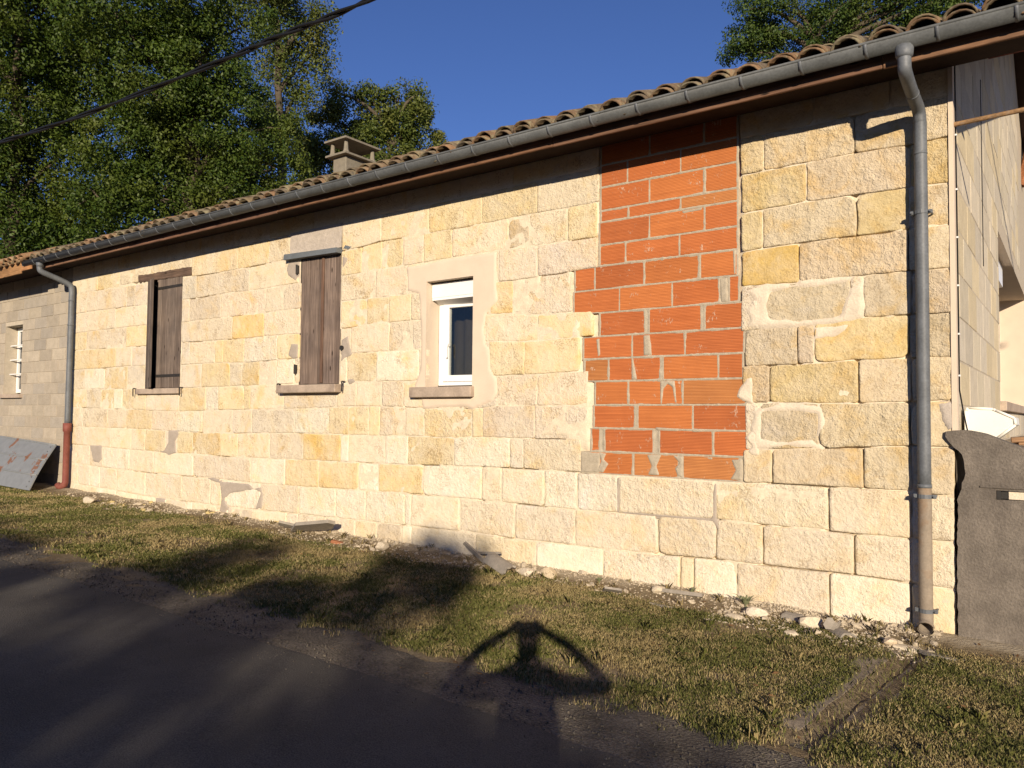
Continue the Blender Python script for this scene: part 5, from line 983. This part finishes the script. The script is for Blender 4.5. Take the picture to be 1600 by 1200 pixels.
T = []
for _ in range(420):
    x_ = rs.uniform(-9, 1.8); y_ = -.15 - 3.0 * rs.random(); s = rs.uniform(.010, .026); a = rs.uniform(0, 6.3); u = np.array([math.cos(a), math.sin(a), rs.uniform(-.3, .5)]) * s; w = np.array([-math.sin(a), math.cos(a), rs.uniform(-.4, .4)]) * s * .45
    c = np.array([x_, y_, gz_fine(x_, y_) + (.016 if y_ > -2.5 else .012)]); T.append([c - u, c + w - u * .1, c + u, c - w - u * .1])
fast_mesh('fallen_leaves', np.array(T), 4, M['deadleaf'], kind='stuff')
Q_ = []
for _ in range(260):                                                       # longer tufts and weeds left standing here and there
    x_ = rs.uniform(-9, 2.2); y_ = edge_y(x_) + .1 + rs.random() ** 2 * 2.1 if rs.random() < .7 else rs.uniform(-.4, -.03); hh = rs.uniform(.03, .075)
    if y_ > -.02: continue
    for _b in range(rs.randint(6, 14)):
        a = rs.uniform(0, 6.3); ln = rs.uniform(.2, .9) * hh; h = hh * rs.uniform(.6, 1.2); w = .0022; bx, by = x_ + rs.gauss(0, .015), y_ + rs.gauss(0, .015); z_ = gz_fine(bx, by) - .005
        d_ = np.array([math.cos(a), math.sin(a), 0]); s_ = np.array([-math.sin(a), math.cos(a), 0]) * w; b_ = np.array([bx, by, z_])
        Q_.append([b_ - s_, b_ + s_, b_ + d_ * ln * .4 + s_ * .8 + np.array([0, 0, h * .7]), b_ + d_ * ln + np.array([0, 0, h]), b_ + d_ * ln * .4 - s_ * .8 + np.array([0, 0, h * .7])])
fast_mesh('longer_grass', np.array(Q_), 5, M['grass'], kind='stuff')

# ------------------------------------------------------------------ trees
def leaves(lobes, n, size, seed, clump=.45, hang=0.0, keep=None, nclump=14):
    g = np.random.default_rng(seed); L = np.array(lobes); vol = L[:, 3] ** 2; pr = vol / vol.sum()
    nc = max(8, int(n / 200)); k = g.choice(len(L), nc, p=pr); d = g.normal(size=(nc, 3)); d /= np.linalg.norm(d, axis=1, keepdims=True)
    rad = L[k, 3] * (.35 + .68 * g.random(nc) ** .55); cc = L[k, :3] + d * rad[:, None] * np.array([1, 1, .92]); cs = clump * g.uniform(.55, 1.3, nc)
    j = g.integers(0, nc, n); off = g.normal(size=(n, 3)); off /= np.linalg.norm(off, axis=1, keepdims=True); off *= (.25 + .95 * g.random(n) ** .6)[:, None] * np.array([1, 1, .72]); c = cc[j] + off * cs[j][:, None] * 1.15
    if hang: c[:, 2] -= hang * g.random(n) ** 2
    if keep is not None:
        kk = keep(c, g); c = c[kk]; j = j[kk]
        j = j[:len(c)]
    n = len(c); nn = (c - cc[j]) / (np.linalg.norm(c - cc[j], axis=1, keepdims=True) + 1e-6) * .8 + g.normal(size=(n, 3)) * .55 + np.array([0, 0, .35]); nn /= np.linalg.norm(nn, axis=1, keepdims=True)
    t = np.cross(nn, g.normal(size=(n, 3))); t /= np.linalg.norm(t, axis=1, keepdims=True); u = np.cross(nn, t)
    s = size * g.uniform(.6, 1.3, n)[:, None]
    return np.stack([c - t * s, c + u * s * .5 - t * s * .1, c + t * s, c - u * s * .5 + t * s * .1], 1), cc
def tree(name, label, lobes, base, n, size, mat, seed, r0=.32, hang=0.0, clump=.45, group=None, cat='tree', keep=None):
    e = thing(name, label, cat, base, group)
    q, cc = leaves(lobes, n, size, seed, clump, hang, keep); fast_mesh('crown', q, 4, M[mat], e, loc=base)
    rs = random.Random(seed); L = sorted(lobes, key=lambda p: p[2]); top = L[-1]; low = L[0][2]
    mx, my = np.mean([p[0] for p in L]), np.mean([p[1] for p in L]); B = Vector(base)
    mid = Vector((mx * .6 + B.x * .4, my * .6 + B.y * .4, base[2] + (low - base[2]) * .8)); tp = Vector((mx * .5 + top[0] * .5, my * .5 + top[1] * .5, top[2]))
    gs = [tube(smooth_path([B - Vector((0, 0, .2)), B.lerp(mid, .5) + Vector((.1, .05, 0)), mid, mid.lerp(tp, .5), tp], 3), [r0 * (1 - .9 * i / 12) for i in range(13)], 9)]
    for p in L:
        s = mid.lerp(tp, max(0, min(.8, (p[2] - mid.z) / max(1, tp.z - mid.z) - .25))); d = Vector(p[:3])
        gs.append(tube(smooth_path([s, s.lerp(d, .5) + Vector((rs.uniform(-.3, .3), rs.uniform(-.3, .3), .25)), d], 3), [r0 * .42 * (1 - .85 * i / 6) for i in range(7)], 6))
    for c in cc[::max(1, len(cc) // 60)]:
        c = Vector(c); p = min(L, key=lambda p: (Vector(p[:3]) - c).length); gs.append(tube([Vector(p[:3]), Vector(p[:3]).lerp(c, .55) + Vector((0, 0, .1)), c], [r0 * .10, r0 * .07, r0 * .03], 5))
    obj('trunk', join(*gs), M['bark'], e, smooth=True, loc=base)
tree('oak_tree', 'dense dark green tree at the left edge behind the block house', [(-22.7, 1.0, 13.0, 1.8), (-22.3, 2.7, 12.6, 1.9), (-23.2, 2.7, 10.4, 1.8), (-24.2, 1.7, 8.5, 1.8), (-23.3, 3.8, 8.9, 1.7), (-24.0, 3.1, 7.0, 1.5), (-23.4, 4.4, 7.4, 1.3), (-24.7, 1.6, 6.2, 1.4), (-22.6, 2.2, 14.6, 1.9), (-25.6, 2.6, 8.0, 2.4), (-25.2, 3.6, 11.0, 2.4), (-25.0, 4.6, 6.0, 2.0), (-24.4, 4.2, 13.2, 2.2)], (-23.6, 2.8, .3), 170000, .054, 'leaf_oak', 1, clump=.48)
tree('oak_tree', 'broad green tree rising behind the two shuttered openings', [(-19.7, 3.4, 12.2, 1.5), (-18.6, 4.7, 13.0, 1.6), (-19.9, 4.4, 10.8, 1.7), (-18.9, 5.7, 11.4, 1.4), (-20.6, 4.5, 9.1, 1.5), (-19.7, 5.9, 9.5, 1.5), (-18.8, 7.1, 9.8, 1.4), (-20.5, 5.4, 7.7, 1.3), (-19.6, 6.8, 8.1, 1.3), (-18.6, 7.9, 8.9, 1.2), (-21.3, 4.1, 7.5, 1.3), (-18.6, 8.4, 7.7, 1.0), (-18.0, 6.3, 12.4, 1.1), (-21.6, 6.6, 8.4, 2.2), (-21.0, 7.6, 10.4, 2.0), (-20.8, 8.6, 7.6, 1.9), (-21.2, 5.8, 11.8, 2.0)], (-20.3, 6.2, .3), 190000, .050, 'leaf_oak', 2, clump=.40)
tree('poplar_tree', 'loose drooping poplar crown against the sky behind the broad green tree', [(-23.8, 11.5, 17.1, 1.3), (-22.9, 12.7, 17.0, .8), (-23.4, 13.1, 15.8, .7), (-24.3, 12.3, 15.3, 1.0), (-24.3, 13.0, 14.3, .8), (-25.0, 12.6, 13.5, 1.0), (-23.4, 12.8, 16.3, .8), (-23.8, 10.7, 18.0, 1.7)], (-24.5, 12.2, .3), 26000, .062, 'leaf_poplar', 3, hang=.8, clump=.55, group=None)
tree('poplar_tree', 'lower yellowish poplar thicket with upright tips behind the chimney', [(-26.3, 17.0, 14.9, 1.2), (-26.4, 17.5, 13.6, 1.5), (-25.0, 18.2, 15.2, 1.1), (-24.9, 18.9, 14.0, 1.6), (-23.7, 19.3, 15.4, 1.0), (-23.9, 19.9, 14.1, 1.2), (-23.3, 20.6, 13.9, .5), (-27.3, 16.7, 13.3, 1.5), (-26.0, 16.5, 16.1, .4), (-25.2, 17.5, 16.1, .4), (-24.3, 18.3, 16.2, .5), (-23.4, 19.2, 16.3, .5), (-26.3, 18.2, 12.6, 1.5)], (-25.2, 18.4, .3), 56000, .070, 'leaf_poplar', 4, clump=.45)
tree('oak_tree', 'dark green oak crown above the roof at the upper right', [(-10.2, 25.1, 17.9, .9), (-10.8, 25.2, 17.2, .5), (-9.5, 25.8, 17.0, 1.0), (-8.6, 25.4, 18.3, 1.4), (-7.3, 26.2, 17.4, 1.4), (-6.3, 26.0, 18.3, 1.5), (-5.0, 26.7, 17.4, 1.1), (-3.8, 26.6, 18.0, 1.5), (-2.2, 26.7, 18.1, 1.4), (-10.0, 24.8, 18.6, .6), (-.6, 26.9, 17.9, 1.4), (-7.5, 26.4, 16.0, 1.3), (-4.5, 26.8, 16.2, 1.3)], (-5.2, 26.5, 0), 72000, .062, 'leaf_dark', 5, clump=.45)

# the trees on the far side of the road, behind the photographer: their tops shade the road and the edge of the grass
SD = Vector((-trav.x, -trav.y)); 
def lit_keep(c, g):
    """gaps between the boughs, running the way one looks through a crown"""
    k = (c[:, 1] + 2.5) / trav.y; gx_, gzz = c[:, 0] - trav.x * k, c[:, 2] - trav.z * k
    v = vnoise(gx_ + 50, gzz * 4 + 50, .9, 31) * .6 + vnoise(gx_ + 50, gzz * 4 + 50, 2.3, 32) * .4
    return (v > .25 - .15 * np.clip((c[:, 0] - 8.3) / 1.2, 0, 1) * np.clip((6.1 - c[:, 2]) / .3, 0, 1) + .15 * np.clip((c[:, 2] - 5.6) / .5, 0, 1) + .10 * np.clip((c[:, 2] - 4.9) / .5, 0, 1) * np.clip((8.2 - c[:, 0]) / 1.5, 0, 1) + .10 * g.random(len(c))) | (g.random(len(c)) < .06)
hx = [(-5.5, 6.3), (-2.2, 6.3), (1.2, 6.4), (4.5, 6.35), (7.8, 6.2), (11.2, 6.05), (14.6, 5.75), (18.2, 5.7)]
for i, (x_, tp) in enumerate(hx):
    rs = random.Random(40 + i); y_ = -21.5 + rs.uniform(-.6, .6); L = []
    for q in range(22):
        r_ = rs.uniform(.8, 1.25); L.append((x_ + rs.uniform(-2.1, 2.1), y_ + rs.uniform(-.9, .9), rs.uniform(.9, tp - r_ * .8), r_))
    for q in range(4): L.append((x_ + rs.uniform(-2, 2), y_ + rs.uniform(-.6, .6), tp - .55 + rs.uniform(-.15, .35), rs.uniform(.35, .7)))
    for sx_, sz_, sr_ in ((10.2, 7.05, .36), (9.7, 6.75, .4), (7.9, 6.85, .34), (2.0, 6.9, .38), (10.7, 6.65, .35), (5.2, 6.7, .4), (8.9, 6.6, .5), (11.5, 6.35, .5)):
        if abs(sx_ - x_) < 1.7: L.append((sx_, y_, sz_ - sr_, sr_))
    tree('roadside_tree', ['first', 'second', 'third', 'fourth', 'fifth', 'sixth', 'seventh', 'eighth'][i] + ' bushy green tree of the row across the road, behind the photographer', L, (x_, y_, gz(x_)), 24000, .15, 'leaf_dark', 50 + i, r0=.16, clump=.5, group='trees across the road', keep=lit_keep)

# ------------------------------------------------------------------ overhead cable
pts = smooth_path([(-13.6, -1.5, 5.76), (-12.63, -1.5, 5.68), (-9.92, -1.5, 5.49), (-6.83, -1.5, 5.37), (-5.71, -1.5, 5.35), (-4.46, -1.5, 5.31), (-2.5, -1.5, 5.40), (0, -1.5, 5.62), (8, -1.5, 6.8)], 8)
a_ = tube(pts, .016, 8); tw = [p + Vector((0, .017 * math.cos(i * .9), .017 * math.sin(i * .9))) for i, p in enumerate(pts)]; tw2 = [p - Vector((0, .017 * math.cos(i * .9), .017 * math.sin(i * .9))) for i, p in enumerate(pts)]
ce = thing('overhead_cable', 'thick black twisted overhead cable crossing in front of the trees', 'cable', (-6, -1.5, 5.3))
obj('strand', tube(tw, .016, 7), M['cable'], ce, smooth=True); obj('strand', tube(tw2, .016, 7), M['cable'], ce, smooth=True)
# ------------------------------------------------------------------ the photographer, who casts the shadow on the grass
FW = Vector((-.5914, .8064, 0)); RT = Vector((.8064, .5914, 0)); C0 = Vector((.68, -6.23, 0))
def L3(r, f, z): return C0 + RT * r + FW * f + Vector((0, 0, z * .955))
per = thing('person', 'person in a dark blue shirt and grey jeans holding up a phone with both hands', 'person', tuple(L3(0, -.42, 0)))
def skin_obj(name, V, E_, rad, mat, lv=2):
    me = bpy.data.meshes.new(name); base = L3(0, -.42, 0); me.from_pydata([tuple(Vector(v) - base) for v in V], E_, []); o = bpy.data.objects.new(name, me); reg(o, per, base)
    m_ = o.modifiers.new('skin', 'SKIN'); m_.use_smooth_shade = True
    if not me.skin_vertices: 
        me.attributes  # the Skin modifier adds the layer itself
    bm = bmesh.new(); bm.from_mesh(me); lay = bm.verts.layers.skin.verify(); bm.verts.ensure_lookup_table()
    for i, r_ in enumerate(rad): bm.verts[i][lay].radius = (r_, r_) if not isinstance(r_, tuple) else r_
    bm.verts[0][lay].use_root = True; bm.to_mesh(me); bm.free()
    s_ = o.modifiers.new('sub', 'SUBSURF'); s_.levels = lv; s_.render_levels = lv
    me.materials.append(M[mat]); return o
B = -.42
V = [L3(0, B, .95), L3(0, B - .01, 1.12), L3(0, B + .01, 1.32), L3(0, B, 1.43), L3(0, B + .02, 1.50), L3(0, B + .05, 1.60), L3(0, B + .05, 1.70)]
rad = [.145, .13, .155, .10, .058, .085, .075]
E_ = [(0, 1), (1, 2), (2, 3), (3, 4), (4, 5), (5, 6)]
for s in (-1, 1):
    b = len(V)
    V += [L3(.18 * s, B, 1.37), L3(.46 * s, B + .25, 1.30), L3(.27 * s, B + .34, 1.49), L3(.12 * s, B + .37, 1.57), L3(.085 * s, B + .395, 1.60)]; rad += [.058, .044, .036, .030, .033]
    E_ += [(3, b), (b, b + 1), (b + 1, b + 2), (b + 2, b + 3), (b + 3, b + 4)]
    for k in range(5):                                                        # four fingers round the back of the phone and the thumb in front
        q = len(V); z_ = 1.635 - .022 * k if k < 4 else 1.57
        V += [L3(.080 * s, B + .415 + (.01 if k < 4 else -.03), z_), L3(.065 * s, B + .425 + (0 if k < 4 else -.04), z_ + .004), L3(.047 * s, B + .418 + (0 if k < 4 else -.03), z_ + .006)]; rad += [.009, .0085, .0075]
        E_ += [(b + 4, q), (q, q + 1), (q + 1, q + 2)]
    b = len(V); V += [L3(.10 * s, B, .86), L3(.11 * s, B + .02, .48), L3(.12 * s, B - .01, .10), L3(.13 * s, B + .12, .045)]; rad += [.10, .065, .045, .038]
    E_ += [(0, b), (b, b + 1), (b + 1, b + 2), (b + 2, b + 3)]
skin_obj('body', V, E_, rad, 'skin')
V = [L3(0, B, .98), L3(0, B - .01, 1.12), L3(0, B + .01, 1.32), L3(0, B, 1.42)]; rad = [.160, .145, .170, .112]; E_ = [(0, 1), (1, 2), (2, 3)]
for s in (-1, 1):
    b = len(V); V += [L3(.18 * s, B, 1.37), L3(.36 * s, B + .16, 1.32)]; rad += [.068, .054]; E_ += [(3, b), (b, b + 1)]
skin_obj('shirt', V, E_, rad, 'cloth')
V = [L3(0, B, .96)]; rad = [.155]; E_ = []
for s in (-1, 1):
    b = len(V); V += [L3(.10 * s, B, .84), L3(.11 * s, B + .02, .48), L3(.12 * s, B - .01, .10)]; rad += [.112, .077, .060]; E_ += [(0, b), (b, b + 1), (b + 1, b + 2)]
skin_obj('trousers', V, E_, rad, 'jeans')
skin_obj('hair', [L3(0, B - .01, 1.60), L3(0, B + .0, 1.68), L3(0, B + .05, 1.735)], [(0, 1), (1, 2)], [.072, .092, .074], 'hair')
g = box(-.0035, .0035, -.001, .001, 0, .01)
hd = L3(0, B + .05, 1.64)
def local_box(r0, r1, f0, f1, z0, z1): v, f = box(r0, r1, f0, f1, z0, z1, .003); return [tuple(L3(*p)) for p in v], f
for s in (-1, 1):
    obj('eye', tube([tuple(L3(.033 * s, B + .128, 1.635)), tuple(L3(.033 * s, B + .140, 1.635))], .011, 8), M['pvc'], per); obj('ear', local_box(.083 * s - .006, .083 * s + .006, B + .03, B + .06, 1.60, 1.66), M['skin'], per)
    obj('shoe', ([tuple(L3(.125 * s + p[0] * .05, B + .05 + p[1] * .14, .05 + p[2] * .05)) for p in rock(60 + s, 1, 1, 1)[0]], rock(60 + s, 1, 1, 1)[1]), M['hair'], per, smooth=True)
obj('nose', local_box(-.012, .012, B + .125, B + .158, 1.595, 1.635), M['skin'], per); obj('mouth', local_box(-.025, .025, B + .125, B + .137, 1.565, 1.575), M['red_pipe'], per)
ph = obj('phone', local_box(-.075, .075, -.026, -.016, 1.567, 1.643), M['phone'], None); tag(ph, 'black phone held level by the photographer in both hands', 'phone')
bpy.context.view_layer.update()
